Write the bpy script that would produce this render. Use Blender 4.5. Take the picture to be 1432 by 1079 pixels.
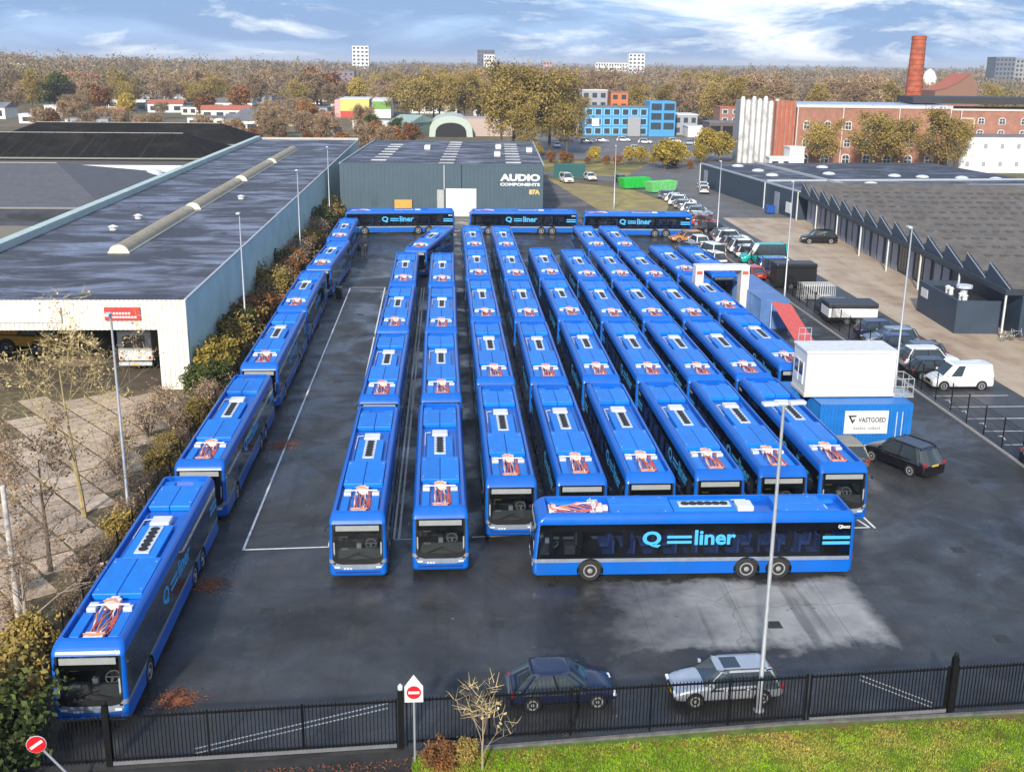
import bpy, bmesh, math, random
import numpy as np
from mathutils import Vector, Matrix
R = math.radians
random.seed(7); rng = np.random.default_rng(7)
for o in list(bpy.data.objects): bpy.data.objects.remove(o)
S = bpy.context.scene
COL = S.collection

# ------------------------------------------------------------------ camera
PITCH, ROLL, YAW, CAMH = R(16.235), R(0.627), R(3.495), 22.345
f0 = Vector((math.sin(YAW), math.cos(YAW), 0)); r0 = Vector((math.cos(YAW), -math.sin(YAW), 0)); z0 = Vector((0, 0, 1))
fw = f0*math.cos(PITCH) - z0*math.sin(PITCH); up = z0*math.cos(PITCH) + f0*math.sin(PITCH)
cr, ur = r0*math.cos(ROLL) + up*math.sin(ROLL), up*math.cos(ROLL) - r0*math.sin(ROLL)
cam = bpy.data.cameras.new('camera'); cam.sensor_width = 36; cam.lens = 36*1561.6/1432
cam.clip_start = .5; cam.clip_end = 20000
camo = bpy.data.objects.new('camera', cam); COL.objects.link(camo)
camo.matrix_world = Matrix(((cr.x, ur.x, -fw.x, 0), (cr.y, ur.y, -fw.y, 0), (cr.z, ur.z, -fw.z, CAMH), (0, 0, 0, 1)))
S.camera = camo

# ------------------------------------------------------------------ sky, sun, exposure
SUN_AZ, SUN_EL = R(16), R(27)      # the sun stands behind the camera, to the left
sd = Vector((-math.sin(SUN_AZ)*math.cos(SUN_EL), -math.cos(SUN_AZ)*math.cos(SUN_EL), math.sin(SUN_EL)))
w = bpy.data.worlds.new('World'); S.world = w; w.use_nodes = True
nt = w.node_tree; nt.nodes.clear()
def N(t, **k):
    n = nt.nodes.new(t)
    for a, b in k.items(): setattr(n, a, b)
    return n
def LK(a, b): nt.links.new(a, b)
def MA(op, a, b=None, c=None):
    n = N('ShaderNodeMath', operation=op)
    for i, v in enumerate((a, b, c)):
        if v is None: continue
        if isinstance(v, (int, float)): n.inputs[i].default_value = v
        else: LK(v, n.inputs[i])
    return n.outputs[0]
def MIX(fac, a, b, mode='MIX'):
    n = N('ShaderNodeMix', data_type='RGBA', blend_type=mode)
    for i, v in ((0, fac), (6, a), (7, b)):
        if isinstance(v, (int, float)): n.inputs[i].default_value = v
        elif isinstance(v, tuple): n.inputs[i].default_value = (*v, 1)
        else: LK(v, n.inputs[i])
    return n.outputs[2]
def RAMP(fac, stops):
    n = N('ShaderNodeValToRGB'); LK(fac, n.inputs[0])
    e = n.color_ramp.elements
    while len(e) < len(stops): e.new(.5)
    for q, (p_, c_) in zip(e, stops):
        q.position = p_; q.color = (c_, c_, c_, 1) if isinstance(c_, (int, float)) else (*c_, 1)
    return n.outputs[0]
def NOISE(vec, scale, detail=5, rough=.55, dist=0.):
    n = N('ShaderNodeTexNoise'); n.inputs['Scale'].default_value = scale; n.inputs['Detail'].default_value = detail
    n.inputs['Roughness'].default_value = rough; n.inputs['Distortion'].default_value = dist
    if vec is not None: LK(vec, n.inputs['Vector'])
    return n.outputs['Fac']
sky = N('ShaderNodeTexSky', sky_type='NISHITA', sun_disc=False, sun_elevation=SUN_EL, sun_rotation=math.pi+SUN_AZ)
sky.air_density = 1.0; sky.dust_density = .3; sky.ozone_density = 2.5
tc = N('ShaderNodeTexCoord'); sx = N('ShaderNodeSeparateXYZ'); LK(tc.outputs['Generated'], sx.inputs[0])
el = MA('ADD', MA('MAXIMUM', sx.outputs[2], 0.), .19)
cu = N('ShaderNodeCombineXYZ'); LK(MA('DIVIDE', sx.outputs[0], el), cu.inputs[0]); LK(MA('DIVIDE', sx.outputs[1], el), cu.inputs[1])
grey = RAMP(NOISE(cu.outputs[0], .9, 7, .6, .35), ((.30, 0), (.52, 1)))
sh = N('ShaderNodeVectorMath', operation='ADD'); LK(cu.outputs[0], sh.inputs[0]); sh.inputs[1].default_value = (1, 4, 2)
white = RAMP(NOISE(sh.outputs[0], 1.2, 8, .62, .4), ((.50, 0), (.63, 1)))
c = MIX(.65, sky.outputs[0], (1.4, 3.5, 7.9))
c = MIX(MA('MULTIPLY', grey, .85), c, (1.75, 2.7, 4.5))
c = MIX(MA('MULTIPLY', white, .92), c, (7.6, 8.0, 8.3))
bg = N('ShaderNodeBackground'); bg.inputs[1].default_value = .115; LK(c, bg.inputs[0])
wo = N('ShaderNodeOutputWorld'); LK(bg.outputs[0], wo.inputs[0])
sl = bpy.data.lights.new('sun', 'SUN'); sl.energy = 4.0; sl.angle = R(3); sl.color = (1, .93, .82)
so = bpy.data.objects.new('sun', sl); COL.objects.link(so); so.rotation_euler = sd.to_track_quat('Z', 'Y').to_euler()
vs = S.view_settings; vs.view_transform = 'Standard'; vs.look = 'None'; vs.gamma = 1; vs.exposure = .45
S.render.engine = 'CYCLES'; S.cycles.max_bounces = 5; S.cycles.transparent_max_bounces = 12; S.cycles.caustics_reflective = False; S.cycles.caustics_refractive = False
S.cycles.sample_clamp_indirect = 4

# ------------------------------------------------------------------ materials
def newmat(name):
    global nt
    m = bpy.data.materials.new(name); m.use_nodes = True; nt = m.node_tree
    b = nt.nodes['Principled BSDF']
    return m, b
def setin(b, k, v):
    if isinstance(v, (int, float)): b.inputs[k].default_value = v
    elif isinstance(v, tuple): b.inputs[k].default_value = (*v, 1)
    else: LK(v, b.inputs[k])
MATS = {}
def P(name, col, rough=.55, metal=0., var=.12, scale=3., bump=0., bscale=None, col2=None, thr=(.4, .6), isl=0., objr=0., emit=0, spec=.5, coat=0., shift=False, dirt=None):
    """procedural paint / stone / leaf: base colour with noise variation, optional second colour patches, bump, per-piece variation"""
    if name in MATS: return MATS[name]
    m, b = newmat(name)
    t = N('ShaderNodeTexCoord'); v = t.outputs['Object']
    if shift:      # every copy gets its own stretch of the pattern
        oi = N('ShaderNodeObjectInfo'); cb = N('ShaderNodeCombineXYZ'); k = MA('MULTIPLY', oi.outputs['Random'], 90.); LK(k, cb.inputs[0]); LK(k, cb.inputs[1])
        va = N('ShaderNodeVectorMath', operation='ADD'); LK(v, va.inputs[0]); LK(cb.outputs[0], va.inputs[1]); v = va.outputs[0]
    n1 = NOISE(v, scale, 6, .6)
    lo = tuple(max(0, x*(1-var)) for x in col); hi = tuple(min(1, x*(1+var)) for x in col)
    cc = MIX(RAMP(n1, ((.3, 0), (.7, 1))), lo, hi)
    if col2: cc = MIX(RAMP(NOISE(v, scale*.37, 7, .65, .5), ((thr[0], 0), (thr[1], 1))), cc, col2)
    if dirt:       # streaks and dust: (colour, amount)
        mp = N('ShaderNodeMapping'); mp.inputs['Scale'].default_value = (3.5, .5, 1.2); LK(v, mp.inputs[0])
        cc = MIX(MA('MULTIPLY', RAMP(NOISE(mp.outputs[0], 1.1, 7, .68, .4), ((.45, 0), (.78, 1))), dirt[1]), cc, dirt[0])
    if isl:
        g_ = N('ShaderNodeNewGeometry'); k = MA('MULTIPLY_ADD', g_.outputs['Random Per Island'], 2*isl, 1-isl)
        cb = N('ShaderNodeCombineXYZ'); [LK(k, cb.inputs[i]) for i in range(3)]
        cc = MIX(1., cc, cb.outputs[0], 'MULTIPLY')
    if objr:
        oi = N('ShaderNodeObjectInfo'); k = MA('MULTIPLY_ADD', oi.outputs['Random'], 2*objr, 1-objr)
        cb = N('ShaderNodeCombineXYZ'); [LK(k, cb.inputs[i]) for i in range(3)]
        cc = MIX(1., cc, cb.outputs[0], 'MULTIPLY')
    setin(b, 'Base Color', cc); setin(b, 'Metallic', metal); b.inputs['Specular IOR Level'].default_value = spec
    setin(b, 'Roughness', MA('MULTIPLY_ADD', n1, .3*rough, rough*.85))
    if coat: b.inputs['Coat Weight'].default_value = coat; b.inputs['Coat Roughness'].default_value = .06
    if bump:
        bn = N('ShaderNodeBump'); bn.inputs['Strength'].default_value = bump; bn.inputs['Distance'].default_value = .02
        LK(NOISE(v, bscale or scale*6, 4), bn.inputs['Height']); LK(bn.outputs[0], b.inputs['Normal'])
    if emit: setin(b, 'Emission Color', col); b.inputs['Emission Strength'].default_value = emit
    MATS[name] = m; return m
def glassy(name, tint, gloss=.09):
    m, b = newmat(name); nt.nodes.remove(b)
    tr = N('ShaderNodeBsdfTransparent'); tr.inputs[0].default_value = (*tint, 1)
    gl = N('ShaderNodeBsdfGlossy'); gl.inputs['Roughness'].default_value = .04; gl.inputs[0].default_value = (.9, .95, 1, 1)
    fr = N('ShaderNodeFresnel'); fr.inputs[0].default_value = 1.45
    mx = N('ShaderNodeMixShader'); LK(MA('MULTIPLY_ADD', fr.outputs[0], .45, gloss-.02), mx.inputs[0]); LK(tr.outputs[0], mx.inputs[1]); LK(gl.outputs[0], mx.inputs[2])
    LK(mx.outputs[0], nt.nodes['Material Output'].inputs[0]); MATS[name] = m; return m

# ------------------------------------------------------------------ mesh helpers
class MB:
    def __init__(s): s.v = []; s.f = []
    def add(s, v, f):
        k = len(s.v); s.v += [tuple(q) for q in v]; s.f += [tuple(i+k for i in q) for q in f]; return s
    def box(s, x0, x1, y0, y1, z0, z1, M=None):
        v = [Vector((x, y, z)) for z in (z0, z1) for y in (y0, y1) for x in (x0, x1)]
        if M: v = [M @ q for q in v]
        return s.add(v, [(0, 2, 3, 1), (4, 5, 7, 6), (0, 1, 5, 4), (2, 6, 7, 3), (0, 4, 6, 2), (1, 3, 7, 5)])
    def bar(s, a, b, wd, hh=None):
        a, b = Vector(a), Vector(b); d = (b-a).normalized(); hh = hh or wd
        u = d.cross(Vector((0, 0, 1))); u = u.normalized() if u.length > 1e-4 else Vector((1, 0, 0)); v = u.cross(d)
        p = [a+u*i*wd/2+v*j*hh/2 for i, j in ((-1, -1), (1, -1), (1, 1), (-1, 1))]; q = [x+(b-a) for x in p]
        return s.add(p+q, [(3, 2, 1, 0), (4, 5, 6, 7), (0, 1, 5, 4), (1, 2, 6, 5), (2, 3, 7, 6), (3, 0, 4, 7)])
    def tube(s, pts, rad, n=6, cap=True):
        pts = [Vector(p) for p in pts]; k0 = len(s.v); m = len(pts)
        if isinstance(rad, (int, float)): rad = [rad]*m
        ref = Vector((.31, .17, .93))
        for i, p in enumerate(pts):
            d = (pts[min(i+1, m-1)]-pts[max(i-1, 0)])
            d = d.normalized() if d.length > 1e-6 else Vector((0, 0, 1))
            u = d.cross(ref if abs(d.dot(ref)) < .95 else Vector((1, 0, 0))).normalized(); v = d.cross(u)
            for j in range(n):
                a = 2*math.pi*j/n; s.v.append(tuple(p+(u*math.cos(a)+v*math.sin(a))*rad[i]))
        for i in range(m-1):
            for j in range(n):
                a, b = k0+i*n+j, k0+i*n+(j+1) % n; s.f.append((a, b, b+n, a+n))
        if cap: s.f.append(tuple(k0+j for j in reversed(range(n)))); s.f.append(tuple(k0+(m-1)*n+j for j in range(n)))
        return s
    def lathe(s, prof, n=20, axis='Z', at=(0, 0, 0)):
        k0 = len(s.v); A = Vector(at)
        for r_, h in prof:
            for j in range(n):
                a = 2*math.pi*j/n; c_, d_ = r_*math.cos(a), r_*math.sin(a)
                q = (c_, d_, h) if axis == 'Z' else ((h, c_, d_) if axis == 'X' else (d_, h, c_))
                s.v.append(tuple(A+Vector(q)))
        m = len(prof)
        for i in range(m-1):
            for j in range(n):
                a, b = k0+i*n+j, k0+i*n+(j+1) % n; s.f.append((a, b, b+n, a+n))
        s.f.append(tuple(k0+j for j in reversed(range(n)))); s.f.append(tuple(k0+(m-1)*n+j for j in range(n)))
        return s
    def prism(s, poly, axis, a, b):
        """2-D polygon swept from a to b along an axis"""
        def q(p, t): return (t, p[0], p[1]) if axis == 'X' else ((p[0], t, p[1]) if axis == 'Y' else (p[0], p[1], t))
        n = len(poly)
        return s.add([q(p, a) for p in poly]+[q(p, b) for p in poly], [tuple(range(n-1, -1, -1)), tuple(range(n, 2*n))]+[(i, (i+1) % n, n+(i+1) % n, n+i) for i in range(n)])
    def quad(s, *p): return s.add(p, [tuple(range(len(p)))])
    def data(s, name, mat=None, bevel=0, smooth=False, seg=2, ang=35):
        me = bpy.data.meshes.new(name); me.from_pydata(s.v, [], s.f); me.update()
        bm = bmesh.new(); bm.from_mesh(me)
        bmesh.ops.recalc_face_normals(bm, faces=bm.faces[:])
        if bevel:
            bmesh.ops.remove_doubles(bm, verts=bm.verts[:], dist=1e-5)
            ed = [e for e in bm.edges if len(e.link_faces) == 2 and e.calc_face_angle(0) > R(ang)]
            bmesh.ops.bevel(bm, geom=ed, offset=bevel, segments=seg, profile=.5, affect='EDGES', clamp_overlap=True)
        bm.to_mesh(me); bm.free()
        if smooth:
            me.shade_smooth()
            try: me.set_sharp_from_angle(angle=R(38 if smooth is True else smooth))
            except Exception: pass
        if mat: me.materials.append(mat)
        return me
    def build(s, name, mat, parent=None, **k):
        return obj(name, s.data(name, mat, **k), parent)
def obj(name, data, parent=None, loc=(0, 0, 0), rz=0.):
    o = bpy.data.objects.new(name, data); COL.objects.link(o); o.location = loc; o.rotation_euler = (0, 0, rz)
    if parent is not None: o.parent = parent
    return o
def tag(o, label=None, cat=None, group=None, kind=None):
    for k, v in (('label', label), ('category', cat), ('group', group), ('kind', kind)):
        if v: o[k] = v
    return o
def thing(name, label, cat, loc=(0, 0, 0), rz=0., group=None): return tag(obj(name, None, None, loc, rz), label, cat, group)
def kids(o): return [c_ for c_ in o.children]
def copy_tree(o, parent=None, skip=()):
    c_ = o.copy(); COL.objects.link(c_); c_.parent = parent
    for ch in TREE.get(o.name, ()):
        if ch.name.split('.')[0] not in skip: copy_tree(ch, c_, skip)
    return c_
TREE = {}
def index_tree(root):
    TREE[root.name] = list(root.children)
    for ch in root.children: index_tree(ch)
def place(o, loc, rz, label, group=None, cat=None):
    o.location = loc; o.rotation_euler = (0, 0, rz); tag(o, label, cat, group); return o
def boxpart(name, mat, par, *b, bevel=0): return MB().box(*b).build(name, mat, par, bevel=bevel)
def textmesh(txt, size, bold=.0, space=1.0):
    cu_ = bpy.data.curves.new('t', 'FONT'); cu_.body = txt; cu_.size = size; cu_.offset = bold; cu_.space_character = space; cu_.resolution_u = 3
    o = bpy.data.objects.new('t', cu_); COL.objects.link(o)
    bpy.context.view_layer.update()
    me = bpy.data.meshes.new_from_object(o.evaluated_get(bpy.context.evaluated_depsgraph_get()))
    V = np.array([q.co[:] for q in me.vertices]); F = [tuple(p_.vertices) for p_ in me.polygons]
    bpy.data.objects.remove(o); bpy.data.meshes.remove(me)
    return V, F
def text_on(name, txt, size, mat, par, org, ux, uy=(0, 0, 1), bold=0., width=None, height=None, space=1.):
    """flat lettering laid on a face: org is the lower-left corner, ux / uy the directions of reading and up"""
    V, F = textmesh(txt, size, bold, space)
    V = V-V.min(0); 
    sx_ = width/V[:, 0].max() if width else 1; sy_ = height/V[:, 1].max() if height else 1
    ux, uy, org = Vector(ux), Vector(uy), Vector(org)
    m = MB(); m.add([org+ux*float(q[0])*sx_+uy*float(q[1])*sy_ for q in V], F)
    return m.build(name, mat, par)
def npmesh(name, V, F, mat):
    me = bpy.data.meshes.new(name); V = np.asarray(V, np.float32); F = np.asarray(F, np.int32); k = F.shape[1]
    me.vertices.add(len(V)); me.vertices.foreach_set('co', V.ravel())
    me.loops.add(F.size); me.loops.foreach_set('vertex_index', F.ravel())
    me.polygons.add(len(F)); me.polygons.foreach_set('loop_start', np.arange(0, F.size, k, dtype=np.int32))
    me.update(calc_edges=True); me.materials.append(mat); return me

# ------------------------------------------------------------------ ground
def sheet(name, pts, z, mat, label=None):
    o = MB().quad(*[(x, y, z) for x, y in pts]).build(name, mat); o['kind'] = 'structure'; return o
def asphalt():
    m, b = newmat('wet_asphalt'); t = N('ShaderNodeTexCoord'); v = t.outputs['Object']
    big = NOISE(v, .11, 6, .6, .6); mid = NOISE(v, .6, 6, .65); fine = NOISE(v, 22, 3, .6)
    c_ = MIX(RAMP(big, ((.36, 0), (.62, 1))), (.020, .020, .020), (.050, .049, .048))
    c_ = MIX(MA('MULTIPLY', RAMP(mid, ((.48, 0), (.72, 1))), .5), c_, (.085, .083, .08))
    c_ = MIX(MA('MULTIPLY', RAMP(fine, ((.55, 0), (.8, 1))), .25), c_, (.13, .13, .13))
    # sunlit glare on wet paving before the crosswise coach, painted as a paler patch
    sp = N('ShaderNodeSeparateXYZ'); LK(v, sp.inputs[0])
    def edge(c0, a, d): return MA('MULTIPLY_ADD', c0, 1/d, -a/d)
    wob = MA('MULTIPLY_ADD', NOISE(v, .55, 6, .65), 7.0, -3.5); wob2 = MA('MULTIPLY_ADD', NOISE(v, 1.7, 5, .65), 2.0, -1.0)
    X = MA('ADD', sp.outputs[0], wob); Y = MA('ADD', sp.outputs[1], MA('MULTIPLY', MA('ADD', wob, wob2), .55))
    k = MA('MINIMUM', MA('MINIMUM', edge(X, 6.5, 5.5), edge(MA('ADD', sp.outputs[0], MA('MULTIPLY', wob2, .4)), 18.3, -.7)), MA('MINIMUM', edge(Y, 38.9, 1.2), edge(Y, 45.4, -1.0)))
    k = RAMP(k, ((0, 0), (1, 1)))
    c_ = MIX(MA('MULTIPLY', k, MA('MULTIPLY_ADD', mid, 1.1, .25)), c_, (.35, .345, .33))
    # tar joints of the paving lanes
    br = N('ShaderNodeTexBrick'); br.offset = 0; br.inputs['Scale'].default_value = 1.; br.inputs['Mortar Size'].default_value = .022
    br.inputs['Brick Width'].default_value = 4.1; br.inputs['Row Height'].default_value = 36.; LK(v, br.inputs['Vector'])
    c_ = MIX(MA('MULTIPLY', br.outputs['Fac'], .35), c_, (.018, .018, .019))
    # tyre tracks, cracks, drips
    mp = N('ShaderNodeMapping'); mp.inputs['Scale'].default_value = (.9, .05, 1); mp.inputs['Rotation'].default_value = (0, 0, R(12)); LK(v, mp.inputs[0])
    c_ = MIX(MA('MULTIPLY', RAMP(NOISE(mp.outputs[0], 1.3, 5, .6, .2), ((.56, 0), (.70, 1))), .45), c_, (.018, .018, .018))
    vo = N('ShaderNodeTexVoronoi', feature='DISTANCE_TO_EDGE'); vo.inputs['Scale'].default_value = .16
    wv = N('ShaderNodeVectorMath', operation='ADD'); nz = N('ShaderNodeTexNoise'); nz.inputs['Scale'].default_value = .7; LK(v, nz.inputs['Vector']); sc_ = N('ShaderNodeVectorMath', operation='SCALE'); sc_.inputs['Scale'].default_value = 1.1; LK(nz.outputs['Color'], sc_.inputs[0]); LK(v, wv.inputs[0]); LK(sc_.outputs[0], wv.inputs[1]); LK(wv.outputs[0], vo.inputs['Vector'])
    c_ = MIX(MA('MULTIPLY', RAMP(vo.outputs['Distance'], ((.0, 1), (.005, 0))), .4), c_, (.013, .013, .013))
    c_ = MIX(MA('MULTIPLY', RAMP(NOISE(v, 1.9, 2, .5), ((.70, 0), (.76, 1))), .7), c_, (.016, .016, .017))
    c_ = MIX(RAMP(NOISE(v, 3.1, 2, .5), ((.76, 0), (.79, .8))), c_, (.32, .31, .29))
    setin(b, 'Base Color', c_)
    wet = RAMP(NOISE(v, .23, 7, .62, .8), ((.40, .2), (.60, .62)))
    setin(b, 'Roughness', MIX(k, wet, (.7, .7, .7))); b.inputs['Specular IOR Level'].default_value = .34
    bn = N('ShaderNodeBump'); bn.inputs['Strength'].default_value = .25; bn.inputs['Distance'].default_value = .01
    LK(fine, bn.inputs['Height']); LK(bn.outputs[0], b.inputs['Normal']); return m
def brickroad():
    m, b = newmat('clinker_road'); t = N('ShaderNodeTexCoord'); v = t.outputs['Object']
    br = N('ShaderNodeTexBrick'); br.inputs['Scale'].default_value = 5.; br.inputs['Mortar Size'].default_value = .025; LK(v, br.inputs['Vector'])
    br.inputs['Color1'].default_value = (.54, .42, .30, 1); br.inputs['Color2'].default_value = (.45, .34, .235, 1); br.inputs['Mortar'].default_value = (.34, .28, .22, 1)
    mp = N('ShaderNodeMapping'); mp.inputs['Scale'].default_value = (.5, .09, 1); LK(v, mp.inputs[0])
    c_ = MIX(RAMP(NOISE(mp.outputs[0], .8, 6, .6, .5), ((.40, 0), (.66, .85))), br.outputs[0], (.28, .175, .105))
    c_ = MIX(MA('MULTIPLY', RAMP(NOISE(v, .35, 5), ((.4, 0), (.7, 1))), .5), c_, (.58, .48, .36))
    setin(b, 'Base Color', c_); setin(b, 'Roughness', .75); return m
def farground():
    m, b = newmat('rough_ground'); t = N('ShaderNodeTexCoord'); v = t.outputs['Object']
    c_ = MIX(RAMP(NOISE(v, .035, 6), ((.38, 0), (.62, 1))), (.075, .060, .030), (.17, .12, .065))
    c_ = MIX(RAMP(NOISE(v, .012, 5, .6, .6), ((.5, 0), (.6, .8))), c_, (.10, .105, .045))
    c_ = MIX(MA('MULTIPLY', RAMP(NOISE(v, .5, 6), ((.45, 0), (.7, 1))), .5), c_, (.24, .19, .12))
    setin(b, 'Base Color', c_); setin(b, 'Roughness', .95); return m
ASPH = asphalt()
G0 = MB().quad((-9000, -200, -.03), (9000, -200, -.03), (9000, 12000, -.03), (-9000, 12000, -.03)).build('ground', farground()); G0['kind'] = 'structure'
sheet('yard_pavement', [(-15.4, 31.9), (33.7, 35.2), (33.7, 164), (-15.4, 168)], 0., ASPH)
sheet('access_lane', [(-30, 26.0), (36, 29.2), (36, 35.35), (-30, 30.9)], -.006, P('lane_tarmac', (.045, .044, .042), .9, var=.35, scale=.8, bump=.4, bscale=25, spec=.08))
sheet('parking_strip', [(33.7, 52), (40.2, 52), (41.5, 166), (33.7, 166)], .004, P('bay_asphalt', (.055, .055, .058), .5, var=.35, scale=.5, bump=.2, bscale=30))
sheet('road', [(40.2, 40), (70, 40), (70, 166), (41.5, 166)], .0, brickroad())
sheet('back_lane', [(41.5, 166), (70, 166), (70, 262), (44, 262), (36, 226), (14, 240), (14, 236), (33, 216), (38, 180), (33.7, 164)], .002, P('lane_asphalt', (.13, .125, .12), .8, var=.3, scale=.25, bump=.2, bscale=10))
sheet('gravel_lot', [(15.6, 164), (30, 164), (24, 214), (15.6, 236)], .002, P('lot_dirt', (.15, .135, .125), .9, var=.35, scale=.3, col2=(.07, .07, .075), thr=(.42, .58)))
vg = sheet('rough_verge', [(24.5, 168), (33, 167), (37, 184), (34, 204), (24, 216), (20, 224)], .006, P('verge_grass', (.30, .24, .07), .95, var=.5, scale=.35, col2=(.27, .20, .10), thr=(.42, .62), bump=.8, bscale=5))
sheet('canal_bank', [(14, 240), (36, 226), (48, 262), (14, 268)], .003, P('bank_grass', (.30, .22, .07), .95, var=.5, scale=.3, col2=(.12, .12, .03), bump=.8, bscale=4))
sheet('far_car_park', [(14, 268), (75, 268), (80, 350), (24, 350)], .002, P('far_asphalt', (.15, .14, .14), .85, var=.25, scale=.1))
lawn = sheet('verge_lawn', [(-1.4, 24), (40, 24), (40, 35.3), (24, 34.3), (12, 33.75), (-1.1, 32.55)], .012, P('lawn_soil', (.10, .15, .02), .95, var=.4, scale=2.5, col2=(.14, .11, .03), thr=(.5, .62)))
kerb = MB()
for a, b_ in (((-1.1, 32.62), (12, 33.82)), ((12, 33.82), (24, 34.37))): kerb.bar((*a, .03), (*b_, .03), .14, .12)
tag(kerb.build('kerb', P('kerb_dark', (.13, .125, .115), .9, var=.4, scale=3)), kind='structure')
WL = P('road_paint', (.75, .75, .73), .6, var=.2, scale=3, col2=(.3, .3, .3), thr=(.58, .75))
def line(a, b_, wd=.11, z=.008):
    a, b_ = Vector((*a, z)), Vector((*b_, z)); d = (b_-a).normalized(); n = Vector((-d.y, d.x, 0))*wd/2
    o = MB().quad(a-n, b_-n, b_+n, a+n).build('bay_line', WL); o['kind'] = 'structure'
for a, b_ in (((-9.65, 49.2), (-5.6, 49.4)), ((-9.65, 49.15), (-9.7, 112.7)), ((-9.7, 112.7), (-6.2, 112.7)), ((-5.65, 49.4), (-6.2, 112.7)), ((-2.35, 50.2), (-2.2, 112.7)), ((-2.6, 50.2), (-2.45, 112.7)),
              ((-2.6, 50.15), (1.0, 50.2)), ((1.2, 50.3), (4.2, 50.5)), ((14, 50.6), (21.2, 50.8)), ((21.2, 50.8), (20.6, 53)), ((21.45, 50.7), (20.9, 60))): line(a, b_)
for y in (60.4, 63.0, 65.6, 68.2, 70.8, 73.4): line((34.2, y), (39.6, y), .1, .012)
for k, y in enumerate((61.7, 64.3, 66.9, 69.5, 72.1)): tag(text_on('bay_number', '7', 1, WL, None, (34.6, y-.5, .013), (1, 0, 0), (0, 1, 0), .02, .35, .9), kind='structure')
DR = MB().box(-.3, .3, -.3, .3, .002, .012)
for k_ in range(5): DR.box(-.24+.1*k_, -.19+.1*k_, -.24, .24, .012, .016)
DRD = DR.data('drain', P('cast_iron', (.03, .028, .026), .6, var=.3))
for x, y in ((-7.6, 43), (2.0, 41.5), (13.5, 41), (24.5, 48), (29.5, 57), (30, 72), (-7.8, 78), (-7.8, 100), (22.5, 39.5)): obj('drain_cover', DRD, None, (x, y, 0))['kind'] = 'structure'
# concrete slabs of the hall yard
SL = P('yard_slab', (.47, .36, .26), .85, var=.3, scale=1.3, col2=(.27, .195, .13), thr=(.5, .72), bump=.3, bscale=12, objr=.2)
hy = sheet('hall_yard', [(-75, 29.5), (-15.4, 32), (-15.4, 76.2), (-75, 76.2)], -.008, P('slab_joint_soil', (.13, .10, .05), .95, var=.5, scale=1.5))
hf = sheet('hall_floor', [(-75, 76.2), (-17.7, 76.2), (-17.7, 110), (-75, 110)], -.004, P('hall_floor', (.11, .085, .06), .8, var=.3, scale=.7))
sm = MB().box(-.93, .93, -.93, .93, -.07, 0).data('slab', SL, bevel=.03, seg=1)
a45 = R(38)
for i in range(-13, 17):
    for j in range(-13, 17):
        x, y = -24+2*(i*math.cos(a45)-j*math.sin(a45)), 56+2*(i*math.sin(a45)+j*math.cos(a45))
        if -30 < x < -17.4 and 41 < y < 74.5 and x > -17.5-(y-30)*.25:
            o = obj('slab', sm, hy, (x, y, .03+random.uniform(-.025, .03)), a45+random.uniform(-.015, .015)); o.rotation_euler.x = random.uniform(-.012, .012)

# ------------------------------------------------------------------ coaches
BLUE = P('coach_blue', (.001, .112, .50), .3, var=.08, scale=1.2, coat=.15, spec=.35, shift=True, objr=.06, dirt=((.05, .10, .22), .35))
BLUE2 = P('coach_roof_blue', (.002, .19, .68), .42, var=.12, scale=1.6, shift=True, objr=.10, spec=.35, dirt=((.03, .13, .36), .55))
SILV = P('coach_silver', (.27, .31, .38), .4, metal=.2, var=.12, shift=True, dirt=((.14, .15, .17), .5))
WHT = P('white_plastic', (.68, .68, .66), .45, var=.10, shift=True, objr=.06)
GRYP = P('pale_grey_plastic', (.58, .62, .66), .5, var=.12, shift=True, dirt=((.3, .3, .3), .4))
BLK = P('black_plastic', (.012, .012, .013), .4, var=.2)
TYRE = P('tyre_rubber', (.02, .02, .02), .8, var=.2)
RIM = P('wheel_alloy', (.55, .55, .54), .35, metal=.6, var=.15)
ORNG = P('orange_cable', (.62, .20, .10), .5, var=.2)
REDC = P('red_cable', (.46, .08, .07), .5, var=.2)
PALE = P('pale_bracket', (.78, .66, .58), .5, var=.2, scale=9)
LBLU = P('livery_light_blue', (.06, .42, .80), .45, var=.04)
AMB = P('plate_yellow', (.80, .50, .03), .45, var=.05)
LAMP = P('lamp_glass', (.75, .78, .80), .12, var=.05)
TAIL = P('tail_lamp', (.35, .01, .01), .2, var=.05)
SEATM = P('seat_fabric', (.05, .13, .42), .8, var=.3, scale=6)
BGL = glassy('coach_side_glass', (.40, .44, .50), .05); FGL = glassy('windscreen_glass', (.42, .45, .45), .05); CGL = glassy('car_glass', (.10, .12, .13), .09)
NOTE = P('yellow_notice', (.75, .62, .10), .6)
INTR = P('coach_interior', (.028, .028, .030), .7, var=.3)
def arcs(cx, cz, r, n=10): return [(cx+r*math.cos(math.pi*i/n), cz+r*math.sin(math.pi*i/n)) for i in range(n+1)]
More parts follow.
